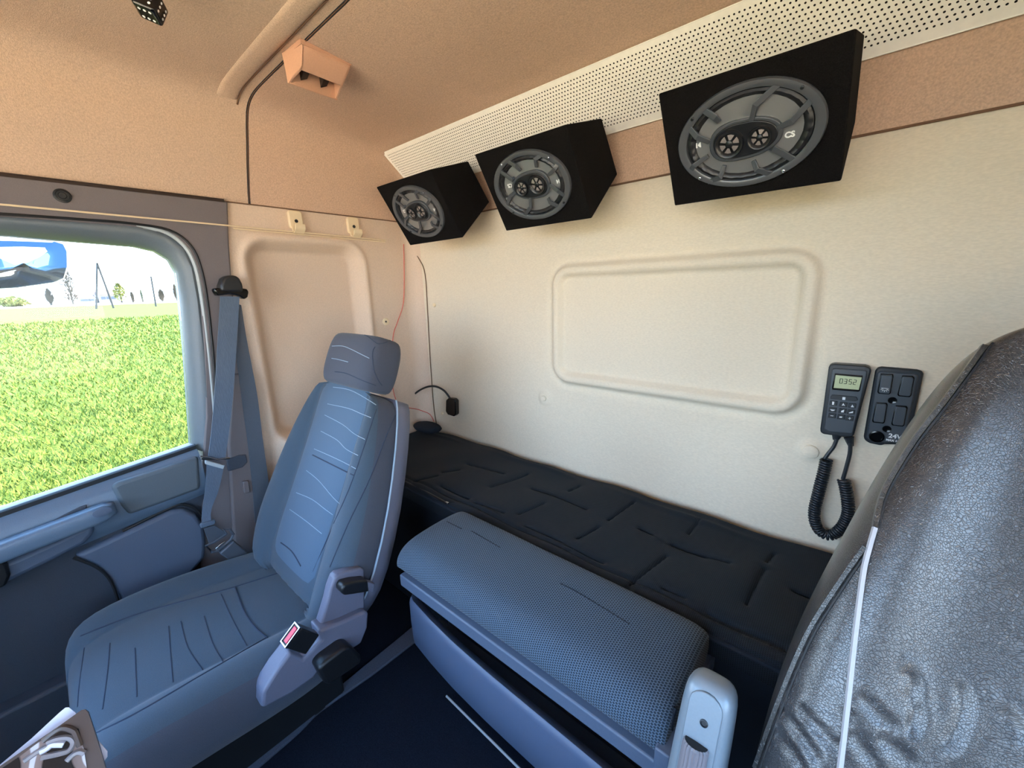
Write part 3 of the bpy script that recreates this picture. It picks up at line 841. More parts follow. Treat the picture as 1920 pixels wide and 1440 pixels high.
    for aa in arms:
        q = [cv(*p) for p in aa]; k_o = 0.97 / math.hypot(q[0][0] / A, q[0][1] / B); q = [(x * k_o, y * k_o) for x, y in q[:2]] + [q[2]]; mb = MB(); hs = (0.0075, 0.0135, 0.0085); w = 0.0052; secs = []
        for i in range(3):
            d = np.array(q[min(i + 1, 2)]) - np.array(q[max(i - 1, 0)]); d = d / np.linalg.norm(d); pr = np.array([-d[1], d[0]])
            ww = w * (1.0, 1.0, 0.75)[i]
            l, r_ = np.array(q[i]) + pr * ww, np.array(q[i]) - pr * ww
            secs.append([P(l[0], l[1], hs[i] - 0.005), P(l[0], l[1], hs[i]), P(r_[0], r_[1], hs[i]), P(r_[0], r_[1], hs[i] - 0.005)])
        mb.loft(secs); mb.build('grille_arm', M['arm'], t, bevel=0.0008, smooth=0)
    for sxy in ((1235, 505), (405, 740), (460, 1237), (1210, 1100)):
        q = cv(*sxy); s = math.hypot(q[0] / A, q[1] / B); q = (q[0] / s * 0.945, q[1] / s * 0.945)
        mb = MB(); mb.lathe([(0.0032, 0), (0.0030, 0.0022), (0.0018, 0.0028), (0.0015, 0.0016), (0.0001, 0.0016)], (P(*q, 0.010), u, v, n), 12)
        mb.build('screw', M['chrome'] if sxy[1] > 1000 else M['pod'], t)
    q = cv(1190, 803); text_mesh('model_lettering', 'CS', 0.0135, (P(*q, 0.0015), u, v, n), M['white'], t, 0.0, bold=0.0006)
    q = np.array(cv(475, 965)); k = 0.0048
    mb = MB()
    for poly in ([(-1, -1), (-0.45, -1), (-0.45, 1), (-1, 1)], [(-0.3, 0), (0.6, 1), (1, 1), (1, -1), (0.6, -1)]):
        mb.prism([tuple(q + np.array(p) * k) for p in poly], fr, -0.004, 0.0016)
    mb.build('maker_emblem', M['white'], t, smooth=0)
    return t
make_speaker(0.395, True, 'black box speaker closest to the passenger door, above the hanging red wire')
make_speaker(0.893, True, 'black box speaker between the two other speakers')
make_speaker(1.408, False, 'black box speaker nearest the driver seat and handset')

# ------------------------------------------------------------------ curtain rail, hooks, roof bracket, dice
rail_z = lambda y: 1.427 + (1.412 - 1.427) * (y + 1.2) / 1.04
b = MB(); b.tube([(0.024, y, rail_z(y) + 0.002) for y in np.linspace(YF + 0.1, -0.155, 14)], 0.0026, 6)
b.tube([(0.020, y, rail_z(y) - 0.005) for y in np.linspace(-0.72, -0.155, 8)], 0.0022, 6)
rl = MB(); b_ = b
curtain_rail = b.build('curtain_rail', M['cream'])
tag(curtain_rail, 'thin cream curtain rail running along the side wall above the door window', 'rail')
def curtain_hook(px, py, label):
    p = onX(px, py, 0.012); y, z = p[1], p[2]
    t = thing('curtain_hook', (0.0, y, z - 0.035), label, 'hook', 'cream hooks on the side wall')
    fr = ((0, y, z), -YU, ZU, XU)
    mb = MB(); mb.prism(rrect(-0.024, 0.024, -0.022, 0.040, 0.010), fr, 0.0, 0.016)
    mb.build('hook_body', M['cream'], t, bevel=0.003)
    mb = MB(); mb.lathe([(0.0062, 0.0), (0.0062, 0.0015), (0.0003, 0.0016)], ((0.0158, y, z + 0.004), -YU, ZU, XU), 14)
    mb.build('hook_hole', M['rubber'], t)
    mb = MB(); pts = spline([(0.012, y, z - 0.016), (0.016, y, z - 0.032), (0.028, y, z - 0.036), (0.040, y, z - 0.028), (0.042, y, z - 0.012)], 5)
    secs = []
    for q in pts:
        secs.append([(q[0] - 0.004, y - 0.017, q[2] - 0.003), (q[0] - 0.004, y + 0.017, q[2] - 0.003), (q[0] + 0.004, y + 0.017, q[2] + 0.003), (q[0] + 0.004, y - 0.017, q[2] + 0.003)])
    mb.loft(secs); mb.build('hook_lip', M['cream'], t, bevel=0.002)
    return t
curtain_hook(555, 417, 'cream plastic hook beside the grey pillar trim')
curtain_hook(663, 427, 'cream plastic hook beside the box speaker')

# tan plastic bracket with a slot, fixed under the roof
c = onZ(598, 124, 1.765); e1 = _n(onZ(655, 148, 1.74) - onZ(550, 105, 1.74)); e2 = -np.cross(ZU, e1); dn = -ZU
t = thing('roof_bracket', (c[0], c[1], 1.735), 'tan plastic bracket with an open slot fixed under the roof', 'bracket')
fr = ((c[0], c[1], 1.783), e1, e2, dn)
Pq = lambda a, b_, h: np.array([c[0], c[1], 1.783]) + e1 * a * 1.05 + e2 * b_ * 1.25 + dn * h * 1.3
# sloping hood on one side, slot open below, slanted ends and a far rim
b = MB()
b.loft([[Pq(a * k0, 0.036, 0.0), Pq(a * k0, 0.034, 0.010), Pq(a * k1, 0.014, 0.032), Pq(a * k1, 0.004, 0.036), Pq(a * k1, 0.003, 0.032), Pq(a * k1, 0.012, 0.027), Pq(a * k0, 0.030, 0.008), Pq(a * k0, 0.032, 0.0)] for a, k0, k1 in ((-1, 0.060, 0.054), (-0.5, 0.060, 0.054), (0, 0, 0), (0.5, 0.060, 0.054), (1, 0.060, 0.054))])
b.build('bracket_hood', M['tanplastic'], t, bevel=0.002, smooth=50)
for a in (-1, 1):
    E1 = [(0.060, 0.036, 0), (0.060, 0.034, 0.010), (0.054, 0.014, 0.032), (0.054, 0.004, 0.036), (0.060, -0.018, 0.044), (0.062, -0.034, 0.050), (0.066, -0.036, 0.0)]
    b = MB(); b.add([Pq(a * x, y, h) for x, y, h in E1] + [Pq(a * (x - 0.006), y, h) for x, y, h in E1], [tuple(range(7)), tuple(range(7, 14))[::-1]] + [(i, (i + 1) % 7, 7 + (i + 1) % 7, 7 + i) for i in range(7)])
    b.build('bracket_end', M['tanplastic'], t, bevel=0.0015)
b = MB(); b.loft([[Pq(a * 0.064, -0.036, 0.0), Pq(a * 0.062, -0.035, 0.050), Pq(a * 0.062, -0.030, 0.050), Pq(a * 0.064, -0.031, 0.0)] for a in (-1, 1)])
b.build('bracket_rim', M['tanplastic'], t, bevel=0.001)
b = MB(); b.loft([[Pq(a * 0.062, -0.036, -0.003), Pq(a * 0.062, -0.036, 0.006), Pq(a * 0.062, 0.036, 0.006), Pq(a * 0.062, 0.036, -0.003)] for a in (-1, 1)])
b.build('bracket_base', M['tanplastic'], t)
for a in (-0.030, 0.020):
    b = MB(); b.add([Pq(a - 0.004, -0.028, 0.006), Pq(a - 0.004, 0.024, 0.006), Pq(a - 0.004, -0.026, 0.040), Pq(a + 0.012, -0.024, 0.006), Pq(a + 0.012, 0.024, 0.006), Pq(a + 0.012, -0.024, 0.034)],
                    [(0, 1, 2), (5, 4, 3), (0, 3, 4, 1), (1, 4, 5, 2), (2, 5, 3, 0)])
    b.build('bracket_rib', M['seam'], t, smooth=0)

# black dice hanging from the roof
p = onZ(281, 8, 1.74)
t = thing('hanging_die', (p[0], p[1], 1.70), 'black die with white pips hanging under the roof felt', 'die')
cd = np.array([p[0], p[1], 1.737]); ax = [_n(np.array([0.80, -0.45, 0.25])), None, None]
ax[1] = _n(np.cross(np.array([0.2, 0.3, 1.0]), ax[0])); ax[2] = np.cross(ax[0], ax[1]); h = 0.019
b = MB(); b.obox(cd, ax[0] * h, ax[1] * h, ax[2] * h)
b.build('die_body', M['blackgloss'], t, bevel=0.006, seg=4, smooth=60)
for axn, a1_, a2_ in ((ax[0], ax[1], ax[2]), (-ax[0], ax[1], ax[2]), (ax[1], ax[0], ax[2]), (-ax[1], ax[0], ax[2]), (ax[2], ax[0], ax[1]), (-ax[2], ax[0], ax[1])):
    for s1, s2 in ((-1, -1), (1, -1), (-1, 1), (1, 1), (-1, 0), (1, 0)):
        b = MB(); b.lathe([(0.0024, 0.0), (0.0022, 0.0005), (0.0001, 0.0006)], (cd + axn * h + a1_ * s1 * 0.0085 + a2_ * s2 * 0.0085, a1_, a2_, np.cross(a1_, a2_) * np.sign(np.cross(a1_, a2_).dot(axn))), 10)
        b.build('pip', M['white'], t)
b = MB(); b.tube([cd + np.array([0, 0, 0.01]), (cd[0], cd[1], 1.786)], 0.0016, 6); b.build('cord', M['black'], t)

# ------------------------------------------------------------------ passenger seat
M['seat'] = mat('sky_tinted_grey_seat_cloth', (68, 82, 96), 0.9, grain=0.07, gscale=700, bump=0.25, bscale=800, spec=0.2, sheen=0.2)  # grey cloth with the blue of the daylight put into its colour
M['seatside'] = mat('grey_seat_side_cloth', (72, 76, 88), 0.9, grain=0.07, gscale=700, bump=0.25, bscale=800, spec=0.2, sheen=0.15)
M['insert'] = mat('sky_tinted_pale_seat_insert', (78, 99, 120), 0.9, grain=0.06, gscale=700, bump=0.25, bscale=800, spec=0.2, sheen=0.2)  # daylight blue mixed into this cloth colour too
M['shell'] = mat('mauve_grey_seat_plastic', (104, 106, 124), 0.45, grain=0.03, bump=0.08, bscale=700)
M['stitch'] = mat('pale_stitching', (150, 168, 186), 0.8)
M['crease'] = mat('dark_seam_and_fold_shade', (50, 60, 78), 0.95)  # seam tone; along folds it paints their shade
M['red'] = mat('red_button', (226, 72, 92), 0.4)
def front_prof(w, half=0.158, lim=0.86):
    """front outline across the backrest: flat insert of fixed width, groove, rolled bolster"""
    s = min(lim, half / w); k = min(1.0, (1 - s) / 0.38)
    out = [(0.0, 0.004), (0.34 * s, 0.003), (0.77 * s, 0.001), (s, -0.004)]
    for t, h in ((0.06, 0.0), (0.15, 0.014), (0.32, 0.029), (0.53, 0.034), (0.73, 0.028), (0.88, 0.012), (0.965, -0.012), (1.0, -0.040)):
        out.append((s + (1 - s) * t, h * (k if h > 0 else 1)))
    return [(-a, h) for a, h in out[:0:-1]] + out
BACK = [(0.995, -0.075), (0.96, -0.105), (0.80, -0.122), (0.4, -0.128), (0.0, -0.130)]
BACK = BACK + [(-a, h) for a, h in BACK[-2::-1]]
def back_frames(line, widths, cxs):
    out = []
    for i, (y, z) in enumerate(line):
        a, c = line[max(i - 1, 0)], line[min(i + 1, len(line) - 1)]
        u = _n(np.array([0, c[0] - a[0], c[1] - a[1]])); n = np.array([0, -u[2], u[1]])
        out.append((np.array([cxs[i], y, z]), widths[i], n))
    return out
def sec_ring(fr, prof, bol=1.0, thick=1.0):
    c, w, n = fr
    return [c + XU * a * w + n * (h * (bol if h > 0 else thick)) for a, h in prof]
def resample(xs, vals, m):
    t = np.linspace(0, 1, len(xs)); tt = np.linspace(0, 1, m)
    return [np.interp(tt, t, np.array(q)) for q in vals]
line = [(-0.862, 0.330), (-0.850, 0.375), (-0.830, 0.430), (-0.800, 0.495), (-0.765, 0.565), (-0.728, 0.640), (-0.692, 0.715), (-0.657, 0.790), (-0.630, 0.850), (-0.611, 0.892), (-0.598, 0.915)]
wid = [0.235, 0.262, 0.283, 0.290, 0.284, 0.270, 0.250, 0.226, 0.204, 0.184, 0.165]
cxs = [0.405] * 11
seat = thing('passenger_seat', (0.40, -1.0, 0.0), 'grey cloth passenger seat, blue daylight put into its colour, with headrest beside the door', 'seat')
frs = back_frames(line, wid, cxs)
b = MB(); rings = []
for i, f in enumerate(frs):
    k = 1.0 if i < 8 else (0.9, 0.75, 0.5)[i - 8]
    rings.append(sec_ring(f, front_prof(f[1]) + BACK, k, 1.0 if i < 9 else (0.85, 0.6)[i - 9]))
b.loft(rings)
backrest = b.build('backrest', M['seat'], seat, smooth=80, sub=1)
b = MB()
def ins_ring(f, lift):
    c, w, n = f; pr = front_prof(w); s = pr[14][0]
    return [c + XU * a * w + n * (h + (lift if abs(a) < 0.9 * s else -0.002)) for a, h in pr if abs(a) <= s + 1e-6]
b.loft([ins_ring(f, -0.003 if i in (1, 10) else 0.004) for i, f in enumerate(frs) if 1 <= i <= 10], closed=False)
insert = b.build('backrest_insert', M['insert'], seat, smooth=80, sub=1)
# back shell with pale piping
b = MB(); rings = []
for i, f in enumerate(frs):
    c, w, n = f
    rings.append([c + XU * a * (w + 0.004) + n * h for a, h in ((1.0, -0.078), (1.0, -0.10), (0.965, -0.128), (0.80, -0.146), (0.4, -0.152), (0, -0.153), (-0.4, -0.152), (-0.80, -0.146), (-0.965, -0.128), (-1.0, -0.10), (-1.0, -0.078), (0, -0.07))])
b.loft(rings)
b.build('back_shell', M['shell'], seat, smooth=60)
for s in (-1, 1):
    b = MB(); b.tube([f[0] + XU * s * (f[1] + 0.004) + f[2] * -0.076 for f in frs], 0.0028, 6)
    b.build('shell_piping', M['stitch'], seat)
# headrest
hy, hz, hw = -0.560, 0.990, 0.146
hu = _n(np.array([0, 0.38, 0.92])); hn = np.array([0, -hu[2], hu[1]])
HC = np.array([0.412, -0.540, 0.982])
b = MB(); rings = []
for t_, wk, fk in ((-0.088, 0.88, 0.60), (-0.083, 0.95, 0.84), (-0.060, 0.99, 0.97), (-0.03, 1.0, 1.0), (0.0, 1.0, 1.0), (0.035, 0.99, 0.98), (0.062, 0.95, 0.90), (0.078, 0.91, 0.76), (0.084, 0.80, 0.46)):
    ring = []
    for k in range(28):
        a = 2 * math.pi * k / 28; cx_, sy_ = math.cos(a), math.sin(a)
        X_ = math.copysign(abs(cx_) ** 0.34, cx_) * hw * wk; N_ = math.copysign(abs(sy_) ** 0.42, sy_) * 0.060 * fk
        ring.append(HC + XU * X_ + hn * (N_ + (0.010 * (1 - (X_ / hw) ** 2) if sy_ > 0 else 0)) + hu * t_)
    rings.append(ring)
b.loft(rings)
headrest = b.build('headrest', M['seatside'], seat, smooth=80, sub=1)
for s in (-0.06, 0.06):
    b = MB(); b.tube([HC + XU * s - hu * 0.05, HC + XU * s - hu * 0.14], 0.007, 8); b.build('headrest_post', M['chrome'], seat)
# cushion
CUS = [(-1.0, -0.055), (-1.0, -0.02), (-0.97, 0.004), (-0.9, 0.022), (-0.8, 0.028), (-0.70, 0.022), (-0.62, 0.006), (-0.585, 0.0), (-0.54, 0.004), (-0.3, 0.010), (0, 0.012)]
CUS = CUS + [(-a, h) for a, h in CUS[-2::-1]]
cl = [(-1.320, 0.292, 0.20, 0.4), (-1.312, 0.330, 0.235, 0.7), (-1.290, 0.358, 0.258, 0.9), (-1.25, 0.370, 0.272, 1.0), (-1.18, 0.372, 0.281, 1.0), (-1.10, 0.367, 0.286, 1.0), (-1.02, 0.358, 0.288, 1.0), (-0.94, 0.346, 0.286, 1.0), (-0.88, 0.338, 0.28, 1.0), (-0.82, 0.334, 0.27, 1.0)]
b = MB(); rings = []
for y, z, w, k in cl:
    top_ = [np.array([0.405 + a * w, y, z + h * k]) for a, h in CUS]
    zb = max(0.20, z - 0.15)
    bot = [np.array([0.405 + 0.99 * w, y, zb + 0.02]), np.array([0.405 + 0.9 * w, y, zb]), np.array([0.405 - 0.9 * w, y, zb]), np.array([0.405 - 0.99 * w, y, zb + 0.02])]
    rings.append(top_ + bot)
b.loft(rings)
seat_cushion = b.build('seat_cushion', M['seat'], seat, smooth=80, sub=1)
# plinth under the cushion
b = MB(); b.box(0.18, 0.56, -1.22, -0.80, 0.0, 0.22); b.build('seat_base', M['rubber'], seat, bevel=0.01)
b = MB(); b.box(0.42, 0.47, -1.26, -0.74, 0.0, 0.05); b.build('seat_runner', M['black'], seat, bevel=0.005)
nF, nB = 23, len(BACK)
for ob_, n_, sidek in ((backrest, nF + nB, set([0, nF - 2] + list(range(nF - 1, nF + nB)))), (seat_cushion, len(CUS) + 4, set([0, 1, len(CUS) - 3, len(CUS) - 2, len(CUS) - 1, len(CUS) + 3]))):
    ob_.data.materials.append(M['seatside'])
    for i_, p_ in enumerate(ob_.data.polygons):
        if i_ % n_ in sidek: p_.material_index = 1
tr_ins, tr_back, tr_head, tr_cus = bvh(insert, backrest), bvh(backrest), bvh(headrest), bvh(seat_cushion)
z7 = lambda x, y: (580 + x / 4.8, 600 + y / 4.8)
zs = lambda x, y: (360 + x / 2.4, 480 + y / 2.4)
zc = lambda x, y: (x / 2.183, 780 + y / 2.183)
def lines(name, tree, material, r, parent, sets, lift=0.0004):
    for pix in sets:
        pts = on_surface(tree, pix, lift, 5)
        if len(pts) < 3: continue
        mb = MB(); mb.tube(pts, r, 5); mb.build(name, material, parent)
lines('stitch_line', tr_ins, M['stitch'], 0.0011, insert, [
    [z7(215, 605), z7(300, 615), z7(390, 640), z7(500, 700), z7(600, 765)], [z7(165, 755), z7(350, 795), z7(460, 840), z7(555, 880)],
    [z7(140, 855), z7(300, 940), z7(400, 1020), z7(500, 1075)], [z7(105, 1000), z7(250, 1080), z7(330, 1160), z7(440, 1220)], [z7(45, 1160), z7(160, 1210), z7(300, 1275), z7(420, 1340)],
    [zs(515, 965), zs(570, 1010), zs(630, 1080), zs(665, 1115)], [zs(470, 1065), zs(540, 1095), zs(600, 1140), zs(635, 1165)], [zs(440, 1140), zs(510, 1190), zs(560, 1230), zs(585, 1250)]])
lines('crease', tr_ins, M['crease'], 0.0022, insert, [[z7(30, 1215), z7(200, 1300), z7(400, 1400)], [zs(400, 1290), zs(450, 1330), zs(490, 1395)]], 0.0)  # dark lines painting the shade of tucks in the cloth
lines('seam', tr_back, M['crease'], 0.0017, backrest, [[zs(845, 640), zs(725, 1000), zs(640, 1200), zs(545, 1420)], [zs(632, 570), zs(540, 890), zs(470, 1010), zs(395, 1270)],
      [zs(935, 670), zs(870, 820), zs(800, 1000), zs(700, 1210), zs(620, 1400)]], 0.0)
lines('stitch_line', tr_head, M['stitch'], 0.0011, headrest, [[z7(205, 235), z7(300, 235), z7(380, 265), z7(470, 310), z7(540, 345)], [z7(202, 345), z7(260, 355), z7(350, 378)]])
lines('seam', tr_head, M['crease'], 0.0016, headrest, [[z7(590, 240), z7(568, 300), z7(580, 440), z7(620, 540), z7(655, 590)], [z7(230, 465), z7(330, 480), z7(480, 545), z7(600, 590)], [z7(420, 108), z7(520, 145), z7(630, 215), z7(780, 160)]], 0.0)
lines('pleat_shade', tr_cus, M['crease'], 0.0013, seat_cushion, [  # dark tubes laid in place of fold shade
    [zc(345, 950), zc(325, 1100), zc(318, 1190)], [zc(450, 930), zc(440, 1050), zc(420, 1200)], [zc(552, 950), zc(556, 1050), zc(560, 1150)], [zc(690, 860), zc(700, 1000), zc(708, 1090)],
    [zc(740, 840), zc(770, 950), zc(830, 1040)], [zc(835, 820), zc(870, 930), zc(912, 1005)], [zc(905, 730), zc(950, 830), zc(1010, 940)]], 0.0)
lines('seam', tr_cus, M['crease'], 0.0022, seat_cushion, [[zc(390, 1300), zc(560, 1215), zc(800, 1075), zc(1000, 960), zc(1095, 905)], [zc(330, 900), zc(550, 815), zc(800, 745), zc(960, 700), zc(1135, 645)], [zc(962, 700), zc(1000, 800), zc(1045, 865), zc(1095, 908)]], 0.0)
# inboard plastic covers, recline lever, grab pad
z8 = lambda x, y: (460 + x / 3.43, 1020 + y / 3.43)
XS = 0.705
b = MB(); b.prism([yz(*z8(*q), XS) for q in ((575, 215), (600, 195), (740, 155), (768, 165), (772, 430), (680, 470), (475, 550), (500, 470), (530, 370), (548, 290))], FX, 0.675, XS)
b.build('recliner_cover', M['shell'], seat, bevel=0.006, seg=3)
b = MB(); b.prism([yz(*z8(*q), XS + 0.02) for q in ((470, 555), (620, 500), (770, 430), (793, 440), (785, 540), (745, 640), (700, 668), (620, 690), (520, 740), (440, 860), (300, 960), (115, 1058), (103, 1045), (110, 955), (200, 810), (290, 690), (375, 735), (485, 620))], FX, 0.675, XS + 0.022)
b.build('side_cover', M['shell'], seat, bevel=0.008, seg=3)
b = MB(); b.prism([yz(*z8(*q), XS + 0.03) for q in ((622, 290), (635, 262), (700, 245), (790, 235), (800, 310), (640, 335), (618, 315))], FX, XS - 0.005, XS + 0.03)
lv = b.build('recline_lever', M['black'], seat, bevel=0.006, seg=3)
b = MB(); b.prism([yz(*z8(*q), XS + 0.03) for q in ((792, 248), (842, 262), (835, 318), (790, 308))], FX, XS + 0.002, XS + 0.025)
b.build('lever_tip', M['shell'], lv, bevel=0.003)
b = MB(); b.prism([yz(*z8(*q), XS + 0.06) for q in ((470, 815), (500, 770), (640, 665), (680, 660), (745, 720), (748, 765), (690, 810), (540, 915), (515, 900))], FX, XS + 0.005, XS + 0.06)
b.build('slide_handle', M['black'], seat, bevel=0.010, seg=3)
# buckle with the red release button
o_ = onX(*z8(385, 640), 0.735); ta, tb = onX(*z8(340, 520), 0.735), onX(*z8(245, 650), 0.735)
cc = (ta + tb) / 2; e1 = _n(tb - ta); up_ = np.array([0, -0.42, 0.60]); up_ = _n(up_ - up_.dot(e1) * e1); e3 = np.cross(e1, up_)
hl = np.linalg.norm(tb - ta) / 2
b = MB(); b.obox(cc - up_ * 0.030, e1 * hl, e3 * 0.014, up_ * 0.030)
bk = b.build('buckle', M['black'], seat, bevel=0.003)
b = MB(); b.obox(cc + up_ * 0.0005, e1 * hl * 0.74, e3 * 0.0065, up_ * 0.002)
b.build('release_button', M['red'], bk, bevel=0.001)
b = MB()
for s, w_ in ((1, 0), (-1, 0)):
    b.obox(cc + e3 * s * 0.0125 + up_ * 0.0, e1 * hl, e3 * 0.0013, up_ * 0.003)
for s in (1, -1):
    b.obox(cc + e1 * s * (hl - 0.0013), e1 * 0.0013, e3 * 0.012, up_ * 0.003)
b.build('buckle_rim', M['chrome'], bk, smooth=0)

# ------------------------------------------------------------------ seat belt on the pillar
M['belt'] = mat('blue_grey_webbing', (84, 98, 116), 0.7, grain=0.08, gscale=500, bump=0.3, bscale=500, stretch=(1, 1, 0.1))
M['belt2'] = mat('dark_grey_webbing', (78, 86, 98), 0.75, grain=0.08, gscale=500, bump=0.3, bscale=500)
M['buckle'] = mat('slate_buckle_plastic', (72, 78, 88), 0.5)
beltT = thing('seat_belt', (0.09, -0.85, 0.4), 'blue-grey three-point seat belt hanging from the pillar anchor', 'seat belt')
def ribbon(prs, thick=0.0016):
    """prs: list of (left px, right px, x plane)"""
    mb = MB(); L = spline([onX(*a, x) for a, c_, x in prs], 5); Rr = spline([onX(*c_, x) for a, c_, x in prs], 5); secs = []
    for l, r_ in zip(L, Rr):
        secs.append([l - XU * thick, r_ - XU * thick, r_ + XU * thick, l + XU * thick])
    mb.loft(secs); return mb
rb = ribbon([((413, 556), (449, 556), 0.062), ((408, 640), (444, 640), 0.066), ((402, 740), (437, 740), 0.072), ((396, 810), (429, 810), 0.078), ((390, 858), (422, 862), 0.084)])
strap = rb.build('belt_strap', M['belt'], beltT, smooth=60)
rb = ribbon([((388, 868), (420, 873), 0.086), ((385, 915), (410, 918), 0.098), ((379, 960), (396, 955), 0.112), ((378, 985), (396, 980), 0.118)])
rb.build('lower_strap', M['belt'], beltT, smooth=60)
rb = ribbon([((432, 565), (452, 572), 0.046), ((440, 640), (463, 640), 0.044), ((452, 740), (482, 740), 0.040), ((463, 820), (492, 820), 0.038), ((472, 900), (504, 910), 0.036), ((478, 980), (508, 985), 0.036)])
rb.build('rear_strap', M['belt2'], beltT, smooth=60)
# guide: dome over a two-eared plate
zg = lambda x, y: (x / 4, 300 + y / 4)
b = MB(); b.prism([yz(*zg(*q), 0.06) for q in ((1645, 985), (1640, 945), (1660, 890), (1690, 868), (1740, 866), (1775, 882), (1800, 930), (1810, 990))], FX, 0.03, 0.085)
b.build('guide_dome', M['black'], beltT, bevel=0.014, seg=4, smooth=60)
b = MB(); b.prism([yz(*zg(*q), 0.06) for q in ((1598, 975), (1610, 960), (1650, 962), (1730, 975), (1800, 962), (1845, 968), (1858, 990), (1850, 1030), (1825, 1045), (1790, 1020), (1720, 1005), (1650, 1015), (1625, 1020))], FX, 0.035, 0.072)
b.build('guide_plate', M['blackgloss'], beltT, bevel=0.006, seg=3)
zk = lambda x, y: (360 + x / 4.235, 740 + y / 4.235)
b = MB(); b.prism([yz(*zk(*q), 0.092) for q in ((105, 525), (118, 522), (262, 562), (250, 592), (240, 590), (105, 552))], FX, 0.084, 0.092)
b.build('stop_clip', M['seal'], beltT, bevel=0.002)
b = MB(); b.tube([onX(*zk(*q), 0.092) for q in ((65, 490), (130, 497), (200, 515), (300, 500))], 0.0028, 6); b.build('clip_wire', M['chrome'], beltT)
b = MB(); b.tube([onX(*zk(*q), 0.092) for q in ((75, 510), (150, 512), (230, 512), (300, 508))], 0.0022, 6); b.build('clip_wire', M['black'], beltT)
b = MB(); b.prism([yz(*zk(*q), 0.12) for q in ((62, 1035), (75, 1020), (180, 990), (190, 1010), (175, 1030), (70, 1062))], FX, 0.112, 0.124)
b.build('tongue_bar', M['belt'], beltT, bevel=0.003)
b = MB(); b.prism([yz(*zk(*q), 0.125) for q in ((95, 1068), (180, 1040), (285, 1105), (270, 1130), (140, 1190), (120, 1130))], FX, 0.116, 0.121)
b.build('tongue_web', M['buckle'], beltT, bevel=0.001)
b = MB(); b.tube([onX(*zk(*q), 0.126) for q in ((110, 1200), (180, 1170), (275, 1105), (250, 1068), (300, 1070), (328, 1110), (310, 1150), (200, 1240), (160, 1250))], 0.0045, 6, closed=True)
b.build('tongue_loop', M['buckle'], beltT)
b = MB(); b.prism([yz(*zk(*q), 0.13) for q in ((188, 1225), (220, 1195), (262, 1165), (275, 1185), (245, 1215), (195, 1238))], FX, 0.122, 0.128)
b.build('tongue_plate', M['chrome'], beltT, bevel=0.001)
b = MB(); b.prism([yz(*zk(*q), 0.135) for q in ((218, 1262), (330, 1160), (470, 1275), (455, 1300), (330, 1335))], FX, 0.11, 0.138)
b.build('anchor_cover', M['buckle'], beltT, bevel=0.004)

# ------------------------------------------------------------------ reading lamp, red wire
M['redwire'] = mat('red_wire', (214, 96, 84), 0.5)
t = thing('reading_lamp', tuple(onY(849, 778, -0.03)), 'black gooseneck reading lamp curving over the bunk corner', 'lamp')
neck = [onY(757, 768, -0.03), onY(768, 748, -0.05), onY(790, 730, -0.055), onY(812, 724, -0.055), onY(832, 732, -0.05), onY(846, 750, -0.045)]
b = MB(); b.tube(spline(neck, 6), 0.0048, 8); b.build('gooseneck', M['black'], t)
zl = lambda x, y: (380 + x / 3, 380 + y / 3)
hd_ = [onY(*zl(*q), -0.04)[[0, 2]] for q in ((1378, 1108), (1392, 1095), (1420, 1100), (1432, 1112), (1434, 1190), (1422, 1200), (1388, 1190), (1376, 1170))]
b = MB(); b.prism(hd_, ((0, 0, 0), XU, ZU, -YU), 0.028, 0.052)
b.build('lamp_head', M['blackgloss'], t, bevel=0.005, seg=3)
trw = bvh(wall_rear, wall_left)
rp = [hit(trw, *q, 0.004) for q in spline([(756, 458), (757, 520), (755, 570), (744, 605), (736, 632), (733, 700), (745, 755), (785, 768), (806, 776), (815, 790)], 6)]
b = MB(); b.tube([q for q in rp if q is not None], 0.0018, 6)
tag(b.build('red_wire', M['redwire']), 'thin red wire hanging down the corner below the box speaker', 'wire')

# ------------------------------------------------------------------ handset with coiled cord, switch panel
M['hand'] = mat('black_handset_plastic', (32, 36, 42), 0.38, bump=0.05, bscale=800)
M['handface'] = mat('graphite_handset_face', (64, 70, 78), 0.4, bump=0.05, bscale=800)
M['lcd'] = mat('pale_green_display', (178, 186, 146), 0.35)
M['lcdink'] = mat('dark_display_digits', (54, 62, 50), 0.5)
M['icon'] = mat('white_icon', (225, 228, 230), 0.6)
zh = lambda x, y: (1520 + x / 7.2, 660 + y / 7.2)
YH = -0.030
def wpl(poly, y): return [tuple(onY(*zh(*q), y)[[0, 2]]) for q in poly]
FY = ((0, 0, 0), XU, ZU, -YU)
hs_base = onY(*zh(400, 1140), 0.0)
hs = thing('handset', (hs_base[0], 0.0, hs_base[2]), 'black heater handset with lit clock display on the rear wall', 'handset')
def boxed(poly, y0, y1): 
    mb = MB(); mb.prism(poly, FY, -y0, -y1); return mb
b = boxed(wpl(((245, 195), (275, 168), (330, 160), (740, 188), (800, 210), (820, 245), (585, 1120), (560, 1150), (440, 1150), (170, 1110), (132, 1085), (128, 1040)), -0.028), 0.0, -0.028)
b.build('handset_body', M['hand'], hs, bevel=0.006, seg=3)
b = boxed(wpl(((290, 235), (320, 222), (740, 250), (765, 270), (735, 420), (570, 1090), (545, 1105), (250, 1080), (185, 1040), (190, 1000)), -0.034), -0.02, -0.034)
face = b.build('handset_face', M['handface'], hs, bevel=0.004, seg=3)
b = boxed(wpl(((325, 290), (705, 320), (665, 530), (640, 540), (290, 510), (285, 480)), -0.036), -0.03, -0.0355)
scr = b.build('screen_bezel', M['blackgloss'], hs, bevel=0.001)
lc = wpl(((338, 312), (690, 345), (650, 512), (310, 485)), -0.037)
b = boxed(lc, -0.034, -0.0365); b.build('display', M['lcd'], hs, smooth=0)
